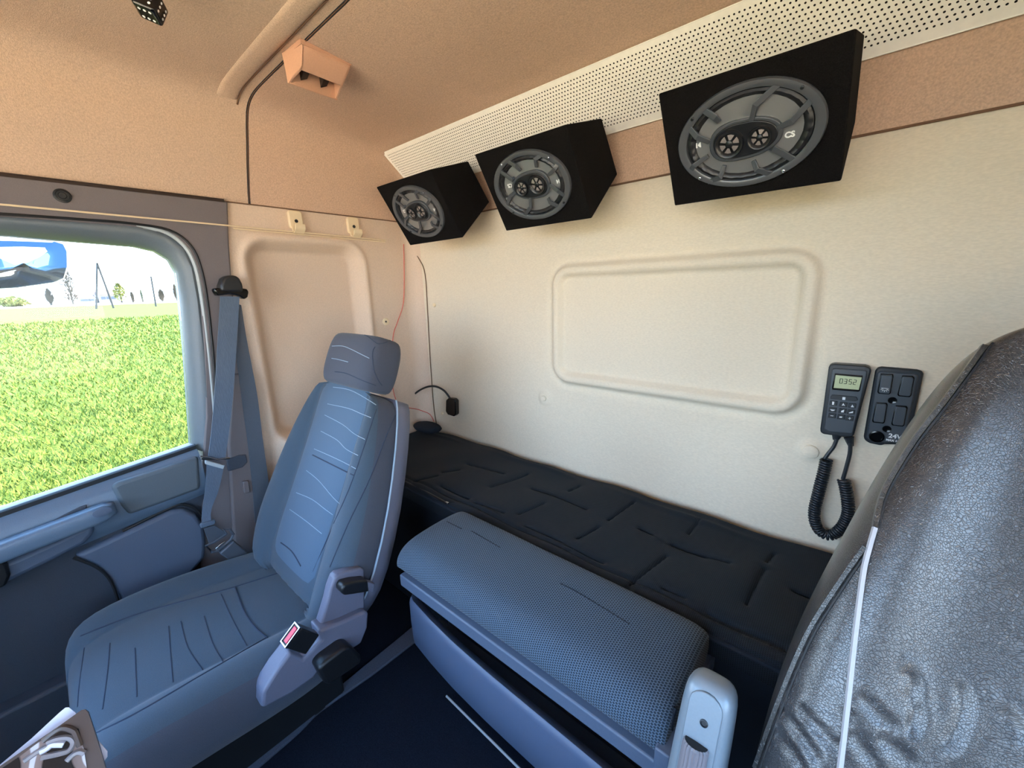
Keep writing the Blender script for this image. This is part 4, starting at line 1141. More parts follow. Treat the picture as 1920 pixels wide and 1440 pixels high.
# seven-segment digits 03:52
l0, l1, l2, l3 = (np.array(q) for q in lc)
def scrp(a, c_): 
    tp = l0 + (l1 - l0) * a; bt = l3 + (l2 - l3) * a; q = tp + (bt - tp) * c_
    return np.array([q[0], -0.0368, q[1]])
SEGS = {'0': 'abcdef', '3': 'abgcd', '5': 'afgcd', '2': 'abged'}
pos = {'a': ((0, 0), (1, 0)), 'b': ((1, 0), (1, .5)), 'c': ((1, .5), (1, 1)), 'd': ((0, 1), (1, 1)), 'e': ((0, .5), (0, 1)), 'f': ((0, 0), (0, .5)), 'g': ((0, .5), (1, .5))}
b = MB()
for ch, ax_ in (('0', 0.20), ('3', 0.37), ('5', 0.56), ('2', 0.73)):
    for s in SEGS[ch]:
        (a_, c0), (d_, e0) = pos[s]
        b.tube([scrp(ax_ + a_ * 0.10, 0.24 + c0 * 0.36), scrp(ax_ + d_ * 0.10, 0.24 + e0 * 0.36)], 0.0006, 4)
for c0 in (0.34, 0.50): b.tube([scrp(0.508, c0), scrp(0.518, c0)], 0.0007, 4)
b.build('clock_digits', M['lcdink'], hs, smooth=0)
# keys
keys = [((290, 575), (620, 605), (640, 650), (600, 665), (270, 635), (262, 610))]
rows = [((245, 655), (380, 675), (500, 690)), ((235, 745), (370, 760), (485, 775)), ((228, 825), (350, 842), (465, 860))]
for r_ in rows:
    for (kx, ky) in r_: keys.append(((kx + 18, ky), (kx + 118, ky + 10), (kx + 106, ky + 72), (kx + 2, ky + 62)))
for ki, k in enumerate(keys):
    b = boxed(wpl(k, -0.036), -0.03, -0.0362); kb = b.build('key', M['hand'], hs, bevel=0.001)
    if ki == 0: c0 = (450, 628)
    else: c0 = (sum(q[0] for q in k) / 4, sum(q[1] for q in k) / 4)
    ic = [((-20, -20), (20, -17), (16, 20), (-24, 17)), ((-14, -22), (14, -18), (8, 22), (-18, 20)), ((-22, 14), (0, -22), (22, 18), (0, 8)), ((-20, 18), (2, -16), (24, 20)), ((-36, -8), (34, 0), (14, 14), (-12, 14)),
          ((-18, -2), (22, -18), (14, 20), (-22, 18)), ((-30, 8), (28, -12), (24, 12), (-30, 16)), ((-22, -5), (18, -1), (16, 6), (-24, 2)), ((-22, -8), (16, -6), (12, 10), (-24, 8)), ((-18, -4), (18, 0), (16, 7), (-20, 3))][ki]
    b = boxed(wpl([(c0[0] + dx, c0[1] + dy) for dx, dy in ic], -0.0366), -0.0362, -0.0368); b.build('key_symbol', M['icon'], kb, smooth=0)
    if ki == 9:
        b = boxed(wpl([(c0[0] + dx, c0[1] + dy) for dx, dy in ((-3, -16), (7, -15), (3, 18), (-7, 17))], -0.0366), -0.0362, -0.0368); b.build('key_symbol', M['icon'], kb, smooth=0)
# coiled cord
for q0, q1 in (((355, 1120), (335, 1190)), ((515, 1150), (545, 1270))):
    b = MB(); b.tube([onY(*zh(*q0), -0.02), onY(*zh(*q1), -0.022)], [0.010, 0.0055], 10); b.build('cord_boot', M['hand'], hs)
zq = lambda x, y: (1480 + x / 3.6, 640 + y / 3.6)
core = [onY(*zq(*q), -0.026) for q in ((320, 660), (300, 710), (265, 755), (240, 790))]
b = MB(); b.tube(spline(core, 5), 0.0042, 8)
core2 = [onY(*zq(*q), -0.026) for q in ((412, 690), (408, 760), (385, 850), (362, 930))]
b.tube(spline(core2, 5), 0.0042, 8); b.build('straight_cord', M['hand'], hs)
path = spline([onY(*zq(*q), -0.028) for q in ((250, 800), (236, 870), (215, 950), (190, 1050), (170, 1140), (172, 1215), (205, 1280), (265, 1310), (325, 1285), (375, 1225), (398, 1150), (392, 1060), (378, 980), (366, 935))], 14)
ln = [0]
for a, c_ in zip(path[:-1], path[1:]): ln.append(ln[-1] + np.linalg.norm(c_ - a))
turns = 60; pts = []
for k in range(turns * 8 + 1):
    s = ln[-1] * k / (turns * 8)
    i = min(np.searchsorted(ln, s, 'right') - 1, len(path) - 2); f_ = (s - ln[i]) / (ln[i + 1] - ln[i]); p = path[i] + (path[i + 1] - path[i]) * f_
    tg = _n(path[min(i + 2, len(path) - 1)] - path[max(i - 1, 0)]); nn = np.cross(tg, YU); a = 2 * math.pi * k / 8
    pts.append(p + 0.0105 * (math.cos(a) * nn + math.sin(a) * YU))
b = MB(); b.tube(pts, 0.0030, 6); b.build('coiled_cord', M['hand'], hs, smooth=80)
# switch panel
spb = onY(*zh(900, 1240), 0.0)
sp = thing('switch_panel', (spb[0] + 0.03, 0.0, spb[2]), 'dark grey wall panel with four rocker switches and a 24V socket', 'switch panel')
b = boxed(wpl(((870, 260), (900, 212), (960, 200), (1440, 240), (1510, 262), (1525, 300), (1330, 1225), (1300, 1262), (1000, 1250), (950, 1268), (790, 1235), (725, 1190), (716, 1140)), -0.012), 0.0, -0.012)
b.build('panel_plate', M['hand'], sp, bevel=0.004, seg=3)
b = boxed(wpl(((895, 290), (930, 258), (1400, 295), (1455, 320), (1455, 350), (1270, 1200), (1000, 1225), (810, 1200), (750, 1160)), -0.015), -0.008, -0.015)
b.build('panel_face', M['handface'], sp, bevel=0.003)
for i, k in enumerate((((945, 292), (1115, 300), (1120, 330), (1080, 560), (1060, 578), (915, 565), (900, 545)), ((1235, 318), (1385, 325), (1405, 350), (1360, 595), (1335, 615), (1185, 600), (1170, 580)), ((880, 682), (1030, 690), (1040, 715), (1000, 950), (985, 970), (840, 955), (828, 935)), ((1140, 720), (1300, 732), (1312, 755), (1265, 995), (1245, 1012), (1100, 995), (1088, 975)))):
    b = boxed(wpl(k, -0.018), -0.013, -0.0165); b.build('switch_well', M['blackgloss'], sp, bevel=0.001)
    cxk = sum(q[0] for q in k) / len(k); cyk = sum(q[1] for q in k) / len(k)
    kk = [(cxk + (q[0] - cxk) * 0.86, cyk + (q[1] - cyk) * 0.9) for q in k]
    b = boxed(wpl(kk, -0.021), -0.015, -0.0215 - (0.003 if i == 0 else 0)); sw_ = b.build('rocker_switch', M['handface'], sp, bevel=0.003, seg=3)
    if i == 0:
        b = MB(); cl_ = onY(*zh(1002, 497), -0.0248)
        for a in np.linspace(math.radians(200), math.radians(340), 5):
            d = np.array([math.cos(a), 0, math.sin(a)]); b.tube([cl_ + d * 0.003, cl_ + d * 0.007], 0.0006, 4)
        b.tube([cl_ + np.array([-0.006, 0, 0.001]), cl_ + np.array([0.006, 0, 0.001])], 0.0007, 4)
        b.build('lamp_symbol', M['icon'], sw_)
for q in ((1105, 655), (1028, 1040)):
    b = MB(); b.lathe([(0.0078, 0.0), (0.0072, 0.0012), (0.006, 0.0006), (0.0003, 0.0005)], (onY(*zh(*q), -0.015), XU, ZU, -YU), 18); b.build('screw_hole', M['blackgloss'], sp)
b = MB(); b.lathe([(0.0135, 0.0), (0.0132, 0.003), (0.0105, 0.0035), (0.0095, 0.0008), (0.0003, 0.0006)], (onY(*zh(890, 1140), -0.015), XU, ZU, -YU), 24); b.build('power_socket', M['blackgloss'], sp)
text_mesh('socket_lettering', '24V', 0.0135, (onY(*zh(1140, 1142), -0.0158), XU, ZU, -YU), M['icon'], sp, bold=0.0004)
text_mesh('socket_lettering', 'MAX 10A', 0.0062, (onY(*zh(1120, 1200), -0.0158), XU, ZU, -YU), M['icon'], sp, bold=0.0003)

# ------------------------------------------------------------------ driver seat
M['leather'] = mat_leather('black_leather', (33, 32, 36))
M['leather2'] = mat_leather('dark_leather_side', (38, 38, 38))
M['pipewhite'] = mat('pale_grey_piping', (172, 172, 178), 0.55)
M['armgrey'] = mat('silver_grey_armrest_plastic', (128, 140, 150), 0.35, metal=0.15, grain=0.02)
M['knob'] = mat('grey_knurled_knob', (120, 116, 122), 0.4)
ds = thing('driver_seat', (1.88, -0.95, 0.0), 'black leather driver seat with pale piping and creased backrest', 'seat')
DL = [(-0.835, 0.36), (-0.815, 0.42), (-0.775, 0.50), (-0.735, 0.58), (-0.690, 0.67), (-0.640, 0.77), (-0.590, 0.87), (-0.545, 0.96), (-0.505, 1.04), (-0.475, 1.10), (-0.455, 1.135), (-0.445, 1.15)]
# inboard edge x per height
EDX = [1.60, 1.590, 1.584, 1.584, 1.590, 1.606, 1.634, 1.660, 1.688, 1.714, 1.742, 1.80]
DCX = [1.875] * 12
DW = [1.875 - e for e in EDX]
DFR = [(-1.0, -0.050), (-0.99, -0.022), (-0.96, -0.002), (-0.90, 0.016), (-0.82, 0.026), (-0.70, 0.020), (-0.55, 0.006), (-0.3, 0.0), (0.0, 0.0)]
DFR = DFR + [(-a, h) for a, h in DFR[-2::-1]]
frd = back_frames(DL, DW, DCX)
b = MB(); b.loft([sec_ring(f, DFR + BACK, 1.0 if i < 9 else 0.6) for i, f in enumerate(frd)])
dback = b.build('backrest', M['leather'], ds, smooth=80, sub=4)
b = MB(); rings = []
for y, z, w in ((-1.30, 0.33, 0.20), (-1.29, 0.37, 0.25), (-1.24, 0.40, 0.27), (-1.10, 0.41, 0.285), (-0.95, 0.40, 0.285), (-0.83, 0.39, 0.275)):
    rings.append([np.array([1.875 + a * w, y, z + h]) for a, h in CUS] + [np.array([1.875 + 0.98 * w, y, 0.25]), np.array([1.875 - 0.98 * w, y, 0.25])])
b.loft(rings); b.build('seat_cushion', M['leather'], ds, smooth=80, sub=1)
b = MB(); b.box(1.65, 2.10, -1.2, -0.80, 0.0, 0.26); b.build('seat_base', M['rubber'], ds, bevel=0.01)
trd = bvh(dback)
zd = lambda x, y: (1400 + x / 1.714, 600 + y / 1.714)
lines('white_piping', trd, M['pipewhite'], 0.0032, dback, [[zd(416, 668), zd(398, 730), zd(380, 800), zd(362, 920), zd(345, 1050), zd(325, 1230), zd(300, 1440), zd(290, 1500)]], 0.0012)
lines('leather_piping', trd, M['leather2'], 0.0040, dback, [[zd(802, 36), zd(735, 130), zd(640, 260), zd(540, 390), zd(450, 540), zd(420, 640), zd(416, 668)], [zd(385, 730), zd(300, 850), zd(200, 1010), zd(110, 1220), zd(30, 1440)]], 0.0008)
lines('seam', trd, M['rubber'], 0.0016, dback, [[zd(812, 44), zd(745, 140), zd(650, 268), zd(550, 398), zd(460, 546), zd(431, 640)], [zd(393, 740), zd(310, 862), zd(212, 1020), zd(122, 1230), zd(44, 1440)]], 0.0)
cre = [[zd(520, 1140), zd(540, 1180), zd(528, 1215), zd(545, 1260), zd(530, 1320)], [zd(690, 1190), zd(700, 1240), zd(680, 1310), zd(655, 1360)], [zd(380, 1220), zd(420, 1260), zd(470, 1310)], [zd(330, 1270), zd(370, 1330), zd(400, 1400)],
       [zd(120, 1260), zd(160, 1310), zd(220, 1400)], [zd(180, 1260), zd(230, 1310), zd(290, 1370)], [zd(440, 1350), zd(500, 1390), zd(530, 1430)], [zd(840, 1270), zd(880, 1330)], [zd(100, 1330), zd(150, 1390), zd(180, 1440)], [zd(340, 1340), zd(380, 1390), zd(420, 1440)]]
bpy.context.view_layer.update()
dm = bpy.data.meshes.new_from_object(dback.evaluated_get(bpy.context.evaluated_depsgraph_get()))
dback.modifiers.clear(); dback.data = dm
nv = len(dm.vertices); co_ = np.zeros(nv * 3); no_ = np.zeros(nv * 3)
dm.vertices.foreach_get('co', co_); dm.vertices.foreach_get('normal', no_)
co_ = co_.reshape(-1, 3); no_ = no_.reshape(-1, 3); wco = co_ + ORG['driver_seat']; dep = np.zeros(nv)
near = wco[:, 2] < 0.80
for pix in cre:
    pl_ = on_surface(trd, pix, 0.0, 4)
    best = np.full(nv, 9.0); side = np.zeros(nv)
    for a, c_ in zip(pl_[:-1], pl_[1:]):
        ab = c_ - a; tt = np.clip(((wco - a) @ ab) / ab.dot(ab), 0, 1); dv = wco - a - tt[:, None] * ab; d = np.linalg.norm(dv, axis=1)
        m_ = d < best; best[m_] = d[m_]; side[m_] = np.sign(np.cross(ab, dv)[m_] @ np.array([0, -1.0, 0.5]))
    dep += -0.0026 * np.exp(-(best / 0.0045) ** 2) + 0.0013 * np.exp(-((best - 0.010) / 0.006) ** 2) * (side > 0)
dm.vertices.foreach_set('co', (co_ + no_ * dep[:, None]).reshape(-1)); dm.update()
# folded-up armrest with screw and knurled knob
A0 = np.array([1.526, -0.700, 0.668]); ad = _n(np.array([-0.012, -0.40, -1.0])); au = XU; an = _n(np.cross(ad, au)) 
if an[1] > 0: an = -an
def ap(l, w, h): return A0 + ad * l + au * w + an * h
b = MB(); rings = []
for l, w, t_ in ((0.0, 0.014, 0.4), (0.003, 0.022, 0.7), (0.010, 0.029, 0.9), (0.022, 0.033, 1.0), (0.06, 0.034, 1.0), (0.15, 0.035, 1.0), (0.30, 0.036, 1.0)):
    ring = []
    for k in range(24):
        a = 2 * math.pi * k / 24; c_, s_ = math.cos(a), math.sin(a)
        ring.append(ap(l, math.copysign(abs(c_) ** 0.55, c_) * w, math.copysign(abs(s_) ** 0.6, s_) * 0.030 * t_ - 0.03))
    rings.append(ring)
b.loft(rings); armr = b.build('armrest', M['armgrey'], ds, smooth=70, sub=1)
b = MB(); b.prism([(x, -y) for x, y in [(-0.021, 0.30), (-0.021, 0.03)] + [(-0.021 * math.cos(a), 0.03 - 0.018 * math.sin(a)) for a in np.linspace(0, math.pi, 9)][1:-1] + [(0.021, 0.03), (0.021, 0.30)]], (A0, au, -ad, an), -0.004, 0.0015)
b.build('armrest_face', M['armgrey'], armr, bevel=0.0012)
b = MB(); b.lathe([(0.0052, 0), (0.0050, 0.0012), (0.0035, 0.0018), (0.003, 0.0006), (0.0001, 0.0006)], (ap(0.050, 0.002, 0.0015), au, -ad, an), 16); b.build('screw', M['hand'], armr)
b = MB(); secs = []
for l in (0.078, 0.081, 0.13, 0.133):
    rr = 0.0165 if l in (0.081, 0.13) else 0.0145
    secs.append([ap(l, rr * (1.0 if k % 2 else 0.9) * math.cos(2 * math.pi * k / 40) - 0.002, rr * (1.0 if k % 2 else 0.9) * math.sin(2 * math.pi * k / 40) + 0.004) for k in range(40)])
b.loft(secs); b.build('adjuster_knob', M['knob'], armr, smooth=0)
b = MB(); b.lathe([(0.0143, 0.0), (0.0001, 0.0008)], (ap(0.0775, -0.002, 0.004), au, an, -ad), 24); b.build('knob_end', M['rubber'], armr)
b = MB(); p0 = ap(0.27, 0.0, -0.03); b.tube([p0, p0 + np.array([0.13, 0.03, 0.0])], 0.016, 12); b.build('armrest_pivot', M['hand'], armr)

# ------------------------------------------------------------------ booklets in the lower left corner
M['paper'] = mat('white_card', (196, 200, 220), 0.4)
def mat_swirl(name):
    m, nt, bs = _nodes(name)
    co = _coord(nt)
    w = nt.nodes.new('ShaderNodeTexWave'); w.wave_type = 'BANDS'; w.bands_direction = 'DIAGONAL'
    w.inputs['Scale'].default_value = 17; w.inputs['Distortion'].default_value = 9.0; w.inputs['Detail'].default_value = 1.0; w.inputs['Detail Scale'].default_value = 0.8
    nt.links.new(co, w.inputs['Vector'])
    r = nt.nodes.new('ShaderNodeValToRGB'); r.color_ramp.interpolation = 'LINEAR'
    r.color_ramp.elements[0].position = 0.40; r.color_ramp.elements[0].color = lin(20, 17, 20)
    r.color_ramp.elements[1].position = 0.52; r.color_ramp.elements[1].color = lin(112, 98, 96)
    e = r.color_ramp.elements.new(0.93); e.color = lin(120, 106, 104)
    e = r.color_ramp.elements.new(0.97); e.color = lin(180, 180, 190)
    nt.links.new(w.outputs['Fac'], r.inputs[0]); nt.links.new(r.outputs[0], bs.inputs['Base Color'])
    bs.inputs['Roughness'].default_value = 0.25
    return m
M['swirl'] = mat_swirl('swirl_print')
M['brown'] = mat('brown_cover_border', (74, 64, 62), 0.3)
zk0 = lambda x, y: (x / 8, 1280 + y / 8)
# cards stand tilted on a dashboard holder in front of the passenger seat
def card(pixcorners, x_depths, th, name, material, label):
    P4 = [CAM + _n(ray(*p)) * d for p, d in zip(pixcorners, x_depths)]
    n = _n(np.cross(P4[1] - P4[0], P4[3] - P4[0]))
    if n.dot(CAM - P4[0]) < 0: n = -n
    mb = MB(); k = len(P4)
    mb.add(P4 + [q - n * th for q in P4], [tuple(range(k)), tuple(range(k, 2 * k))[::-1]] + [(i, (i + 1) % k, k + (i + 1) % k, k + i) for i in range(k)])
    ob = mb.build(name, material, bevel=0.0008)
    return P4, n, ob
def plane_pts(pix, o, n):
    out = []
    for p in pix:
        d = ray(*p); out.append(CAM + d * ((o - CAM).dot(n) / d.dot(n)))
    return out
# cover plane: faces the camera side, leaning back
o1 = CAM + _n(ray(160, 1350)) * 0.62; n1 = _n(np.array([0.75, -0.10, 0.62]))
cover = plane_pts([zk0(1270, 400), zk0(1320, 440), zk0(1440, 800), zk0(1560, 1200), (250, 1600), (-90, 1560), zk0(-400, 1500), zk0(0, 1250), zk0(900, 640), zk0(1220, 410)], o1, n1)
FRN = (o1, _n(np.cross(ZU, n1)), np.cross(n1, _n(np.cross(ZU, n1))), n1)
def slab(pts, n, d0, d1):
    mb = MB(); k = len(pts)
    mb.add([p + n * d0 for p in pts] + [p + n * d1 for p in pts], [tuple(range(k))[::-1], tuple(range(k, 2 * k))] + [(i, (i + 1) % k, k + (i + 1) % k, k + i) for i in range(k)])
    return mb
bk1 = slab(cover, n1, -0.004, 0.0).build('booklet', M['brown'], smooth=0)
tag(bk1, 'brown booklet with swirling black and taupe print in front of the passenger seat', 'booklet')
sw_pts = plane_pts([zk0(900, 660), zk0(1180, 690), zk0(1260, 1000), zk0(1330, 1440), (150, 1560), (-60, 1540), zk0(-200, 1440), zk0(260, 1130)], o1, n1)
slab(sw_pts, n1, 0.0, 0.0006).build('printed_cover', M['swirl'], bk1, smooth=0)
for pix in ([(640, 880), (900, 690), (1090, 720), (1150, 820), (1200, 960)], [(700, 900), (860, 840), (1030, 830), (1100, 900), (1040, 1010), (900, 1060), (620, 1120)], [(360, 1180), (560, 1040), (700, 960)], [(1000, 1180), (1100, 1080), (1190, 1040), (1270, 1060)]):
    q = spline(plane_pts([zk0(*p) for p in pix], o1 + n1 * 0.0008, n1), 6); mb = MB(); mb.tube(q, 0.0022, 6); mb.build('print_line', M['brown'] if pix[0][0] in (640,) else M['knob'], bk1)
q = spline(plane_pts([zk0(*p) for p in ((600, 1040), (700, 990), (770, 935), (860, 925), (960, 925))], o1 + n1 * 0.0009, n1), 6)
mb = MB(); mb.tube(q, 0.0024, 6); mb.build('print_line', M['paper'], bk1)
o2 = o1 - n1 * 0.010
cardp = plane_pts([zk0(1030, 370), zk0(1120, 440), zk0(1500, 900), zk0(1610, 1030), zk0(1610, 1110), zk0(1555, 1190), (205, 1560), (-100, 1560), zk0(-500, 1600), zk0(0, 1230), zk0(480, 830), zk0(900, 440), zk0(980, 375)], o2, n1)
bk2 = slab(cardp, n1, -0.0015, 0.0).build('white_card', M['paper'], smooth=0)
tag(bk2, 'white glossy card sticking out behind the brown booklet', 'card')
# holder they lean on
b = MB(); g = o1 + np.array([0.03, -0.02, -0.12])
zmin = min(min(p[2] for p in cover), min(p[2] for p in cardp))
cen = sum(cover) / len(cover)
lowp = [p for p in cover + cardp if p[2] < zmin + 0.02]
lc_ = sum(lowp) / len(lowp)
b = MB(); b.box(lc_[0] - 0.05, lc_[0] + 0.04, lc_[1] - 0.10, lc_[1] + 0.03, 0.0, zmin + 0.001)
tag(b.build('console', M['dash'], bevel=0.01), 'dark centre console carrying the booklet and card', 'console')

# ------------------------------------------------------------------ outside: field, road, trees, poles, houses, kerb mirror
GZ = -1.25
gz = lambda x: GZ + 0.0078 * max(0.0, -x)
def mat_field(name):
    m, nt, bs = _nodes(name)
    co = _coord(nt)
    n = nt.nodes.new('ShaderNodeTexNoise'); n.inputs['Scale'].default_value = 6; n.inputs['Detail'].default_value = 8; n.inputs['Roughness'].default_value = 0.75
    nt.links.new(co, n.inputs['Vector'])
    r = nt.nodes.new('ShaderNodeValToRGB')
    r.color_ramp.elements[0].position = 0.30; r.color_ramp.elements[0].color = GRASS[0]
    r.color_ramp.elements[1].position = 0.70; r.color_ramp.elements[1].color = GRASS[1]
    nt.links.new(n.outputs['Fac'], r.inputs[0]); nt.links.new(r.outputs[0], bs.inputs['Base Color'])
    bs.inputs['Roughness'].default_value = 0.9; bs.inputs['Specular IOR Level'].default_value = 0.1
    return m
M['field'] = mat_field('green_field')
M['blade'] = mat('grass_blade', (96, 110, 44), 0.8, grain=0.35, gscale=3, spec=0.2)
M['road'] = mat('pale_road', (150, 146, 138), 0.9, grain=0.05, gscale=2)
M['gravel'] = mat('bounce_gravel', (208, 188, 156), 0.95, grain=0.12, gscale=8, spec=0.1)
M['twig'] = mat('pale_twigs', (88, 82, 72), 0.9)
M['leafy'] = mat('spring_leaves', (122, 124, 66), 0.9, grain=0.2, gscale=2)
M['evergreen'] = mat('evergreen_leaves', (72, 86, 60), 0.9, grain=0.2, gscale=2)
M['pole'] = mat('grey_pole', (62, 60, 58), 0.8)
M['render'] = mat('pale_house_render', (150, 146, 140), 0.9)
M['roof'] = mat('pale_brown_roof', (104, 84, 74), 0.9)
M['pane'] = mat('dark_pane', (90, 96, 104), 0.3)
fg = MB(); fg.add([(-1.9, -150, GZ), (-1.9, 150, GZ), (-2.0, 150, GZ), (-2.0, -150, GZ), (-150, 150, gz(-150)), (-150, -150, gz(-150))], [(0, 1, 2, 3), (3, 2, 4, 5)])
g = fg.build('ground', M['field'], smooth=0); struct(g, 'wide green field outside the cab')
b = MB(); b.add([(-150, -150, gz(-150) + 0.0), (-150, 150, gz(-150)), (-150.2, 150, gz(-150) + 0.25), (-150.2, -150, gz(-150) + 0.25), (-164, 150, gz(-150) + 0.5), (-164, -150, gz(-150) + 0.5), (-400, 300, gz(-150) + 0.6), (-400, -300, gz(-150) + 0.6)], [(0, 1, 2, 3), (3, 2, 4, 5), (5, 4, 6, 7)])
struct(b.build('road', M['road'], smooth=0), 'pale road beyond the field')
b = MB(); b.add([(-1.9, -150, GZ), (-1.9, 150, GZ), (90, 150, GZ), (90, -150, GZ)], [(0, 1, 2, 3)])  # out-of-view ground, added pale so sunlight bounces up to the ceiling
struct(b.build('yard', M['gravel'], smooth=0), 'unseen pale gravel yard added to bounce warm light onto the ceiling')
# grass tufts, thinning with distance
Nb = 90000
r_ = 3.2 * np.exp(rng.random(Nb) * math.log(60 / 3.2)); a_ = rng.uniform(math.radians(-42), math.radians(28), Nb)
X = -r_ * np.cos(a_) - 0.2; Y = -1.2 + r_ * np.sin(a_)
hgt = rng.uniform(0.05, 0.11, Nb) * (0.7 + 0.03 * r_); ang = rng.uniform(0, math.pi, Nb); wd = 0.008 * (0.6 + 0.13 * r_)
Zb = GZ + 0.0078 * np.maximum(0, -X) - 0.003
lean = rng.normal(0, 0.45, (Nb, 2)) * hgt[:, None]
V = np.zeros((Nb, 3, 3))
V[:, 0] = np.stack([X - np.cos(ang) * wd, Y - np.sin(ang) * wd, Zb], 1)
V[:, 1] = np.stack([X + np.cos(ang) * wd, Y + np.sin(ang) * wd, Zb], 1)
V[:, 2] = np.stack([X + lean[:, 0], Y + lean[:, 1], Zb + hgt], 1)
me = bpy.data.meshes.new('grass')
me.vertices.add(Nb * 3); me.vertices.foreach_set('co', V.reshape(-1))
me.loops.add(Nb * 3); me.loops.foreach_set('vertex_index', np.arange(Nb * 3, dtype=np.int32))
me.polygons.add(Nb); me.polygons.foreach_set('loop_start', np.arange(0, Nb * 3, 3, dtype=np.int32)); me.polygons.foreach_set('loop_total', np.full(Nb, 3, dtype=np.int32))
me.update(); me.validate(); me.materials.append(M['blade'])
go = bpy.data.objects.new('grass', me); COL.objects.link(go); ORG['grass'] = np.zeros(3)
tag(go, 'short bright green grass growing across the field', 'grass', kind='stuff')

def far(px, x=-158.0):
    p = onX(px, 556, x); return p
def mpp(px, x): # metres per pixel upright at that place
    d = _d(px, 556); return np.linalg.norm(onX(px, 556, x) - CAM) / np.linalg.norm(d)
def tree(px, top_py, width_px, label, kind, x=-158.0, name='tree'):
    p = far(px, x); k = mpp(px, x); base = gz(-150) + 0.4; H_ = (560 - top_py) * k; W_ = width_px * k / 2
    t = thing(name, (p[0], p[1], base), label, 'tree')
    mb = MB(); mb.tube([(p[0], p[1], base), (p[0], p[1], base + H_ * 0.5), (p[0], p[1], base + H_ * 0.9)], [0.22, 0.16, 0.04], 6)
    mb.build('trunk', M['twig'], t)
    mb = MB()
    n_ = 900 if kind != 'bare' else 650
    for i in range(n_):
        h_ = random.random() ** 0.8; 
        if kind == 'cone': wr = W_ * (1.05 - h_)
        else: wr = W_ * math.sqrt(max(0.05, 1 - (2 * h_ - 0.9) ** 2))
        a = random.uniform(0, 2 * math.pi); rr = wr * math.sqrt(random.random())
        c_ = np.array([p[0] + rr * math.cos(a), p[1] + rr * math.sin(a), base + H_ * (0.12 + 0.86 * h_)])
        if kind == 'bare':
            d = np.array([math.cos(a) * 0.8, math.sin(a) * 0.8, 1.0]) * random.uniform(0.5, 1.2); s = np.array([-math.sin(a), math.cos(a), 0]) * 0.11
            mb.add([c_ - d * 0.5 - s, c_ - d * 0.5 + s, c_ + d * 0.5], [(0, 1, 2)])
        else:
            u1 = np.array([random.gauss(0, 1), random.gauss(0, 1), random.gauss(0, 1)]) * 0.32 * W_ / 2.5; u2 = np.array([random.gauss(0, 1), random.gauss(0, 1), random.gauss(0, 1)]) * 0.32 * W_ / 2.5
            mb.add([c_ - u1, c_ + u2, c_ + u1], [(0, 1, 2)])
    mb.build('crown', M[{'bare': 'twig', 'cone': 'evergreen', 'leaf': 'leafy'}[kind]], t, smooth=0)
    return t
tree(134, 492, 34, 'tall bare tree just beyond the kerb mirror edge', 'bare')
tree(92, 530, 14, 'low bare tree partly behind the kerb mirror', 'bare')
tree(226, 524, 18, 'yellow-green leafy tree beside the slanting pole stay', 'leaf')
tree(266, 536, 7, 'small dark evergreen between the leafy tree and the lone pole', 'cone')
tree(248, 542, 4, 'low pale bush right of the leafy tree', 'bare')
tree(303, 538, 11, 'low bare bush close to the window frame beyond the lone pole', 'bare')
tree(331, 530, 9, 'bare tree at the edge of the door window frame', 'bare')
tree(20, 545, 40, 'low leafy hedge tree under the kerb mirror', 'leaf')
def pole(p0, p1, r, x, mb):
    q1 = onX(*p1, x); mb.tube([onX(*p0, x), (q1[0], q1[1], gz(x) - 0.02)], r, 6)
PX = -110.0
def pole_thing(name, segs, label):
    mb = MB()
    for a, c_ in segs: pole(a, c_, 0.15, PX, mb)
    o = mb.build(name, M['pole']); tag(o, label, 'pole'); return o
pole_thing('utility_pole', [((182, 493), (178, 569)), ((182, 493), (211, 568.5))], 'wooden A-frame utility pole with a slanting stay in the field')
pole_thing('utility_pole', [((283, 518), (292, 572))], 'single grey pole standing alone in the field')
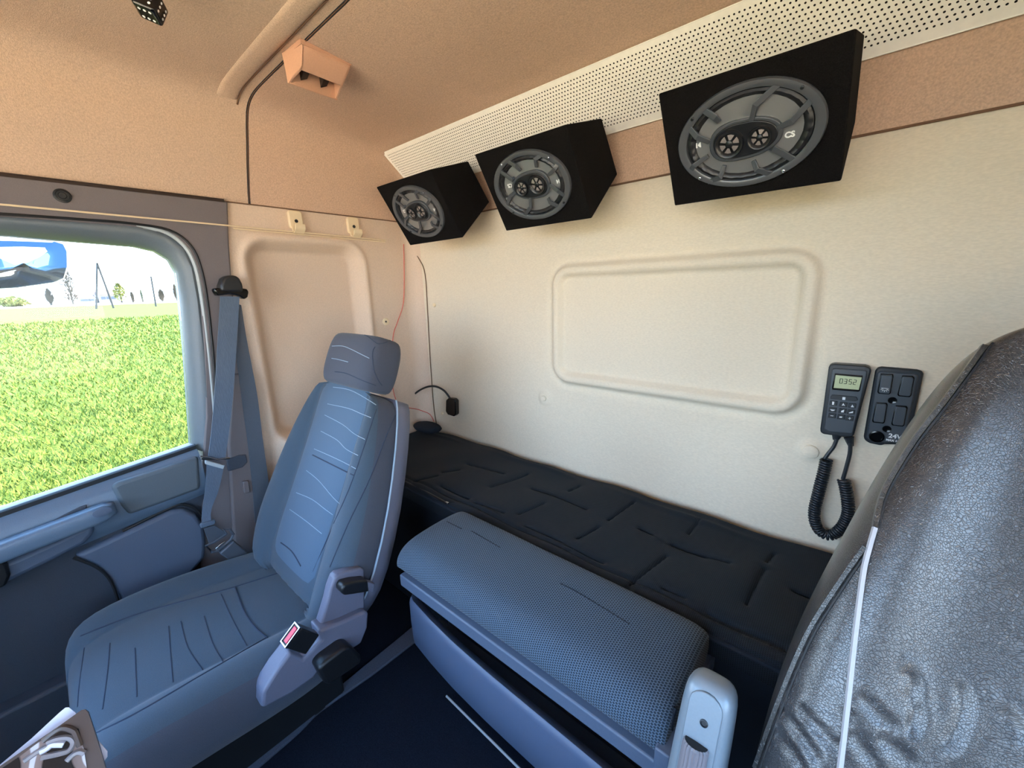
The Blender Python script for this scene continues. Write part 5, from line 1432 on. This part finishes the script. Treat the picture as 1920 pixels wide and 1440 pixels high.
def house(px, w, h_, roof, label):
    p = far(px, -175); k = mpp(px, -175); base = gz(-150) + 0.5; W_ = w * k / 2; H_ = h_ * k
    t = thing('house', (p[0], p[1], base), label, 'house')
    mb = MB(); mb.box(p[0] - 4, p[0] + 3, p[1] - W_, p[1] + W_, base, base + H_ * 0.62); mb.build('walls', M['render'], t, smooth=0)
    mb = MB(); mb.add([(p[0] - 4.4, p[1] - W_ * 1.1, base + H_ * 0.6), (p[0] + 3.4, p[1] - W_ * 1.1, base + H_ * 0.6), (p[0] + 3.4, p[1] + W_ * 1.1, base + H_ * 0.6), (p[0] - 4.4, p[1] + W_ * 1.1, base + H_ * 0.6), (p[0] - 0.5, p[1] - W_ * 1.1, base + H_), (p[0] - 0.5, p[1] + W_ * 1.1, base + H_)], [(0, 1, 2, 3), (0, 4, 1), (3, 2, 5), (1, 4, 5, 2), (0, 3, 5, 4)])
    mb.build('roof', M['roof'], t, smooth=0)
    for s in (-0.5, 0.05, 0.55):
        mb = MB(); mb.box(p[0] + 3.0, p[0] + 3.06, p[1] + W_ * s - 0.5, p[1] + W_ * s + 0.5, base + H_ * 0.25, base + H_ * 0.45); mb.build('window', M['pane'], t, smooth=0)
    return t
house(200, 26, 24, 0, 'pale house behind the slanting pole stay')
house(160, 22, 16, 0, 'low pale house between the bare tree and the A-frame pole')

# kerb mirror outside the door window
M['mirror'] = mat('bluish_mirror', (150, 162, 172), 0.04, metal=1.0)
XM = -0.30
out = [yz(*q, XM) for q in ((-120, 443), (40, 446), (104, 449), (120, 455), (127, 470), (127, 500), (120, 522), (100, 530), (30, 540), (-60, 545), (-150, 540))]
mth = thing('kerb_mirror', (XM, -1.7, 1.1), 'wide rounded kerb mirror hanging outside the door window', 'mirror')
cyz = np.mean(np.array(out), 0)
def mir(s, dx, tilt=0.35):
    return [(XM + dx - tilt * (z - cyz[1]), cyz[0] + (y - cyz[0]) * s, cyz[1] + (z - cyz[1]) * s) for y, z in out]
b = MB(); b.loft([mir(1.0, 0.004), mir(1.01, 0.0), mir(0.96, -0.03), mir(0.7, -0.05)]); b.build('mirror_housing', M['seal'], mth, smooth=50)
b = MB(); b.loft([mir(0.975, 0.0045), mir(0.7, 0.012), mir(0.35, 0.0165), mir(0.02, 0.018)], cap0=False); b.build('mirror_glass', M['mirror'], mth, smooth=80)
q = mir(0.3, -0.04)[0]; b = MB(); b.tube([(XM - 0.03, -1.75, cyz[1] + 0.02), (XM + 0.0, -1.75, 1.50), (-0.10, -1.75, 1.56)], 0.016, 8); b.build('mirror_arm', M['rubber'], mth)
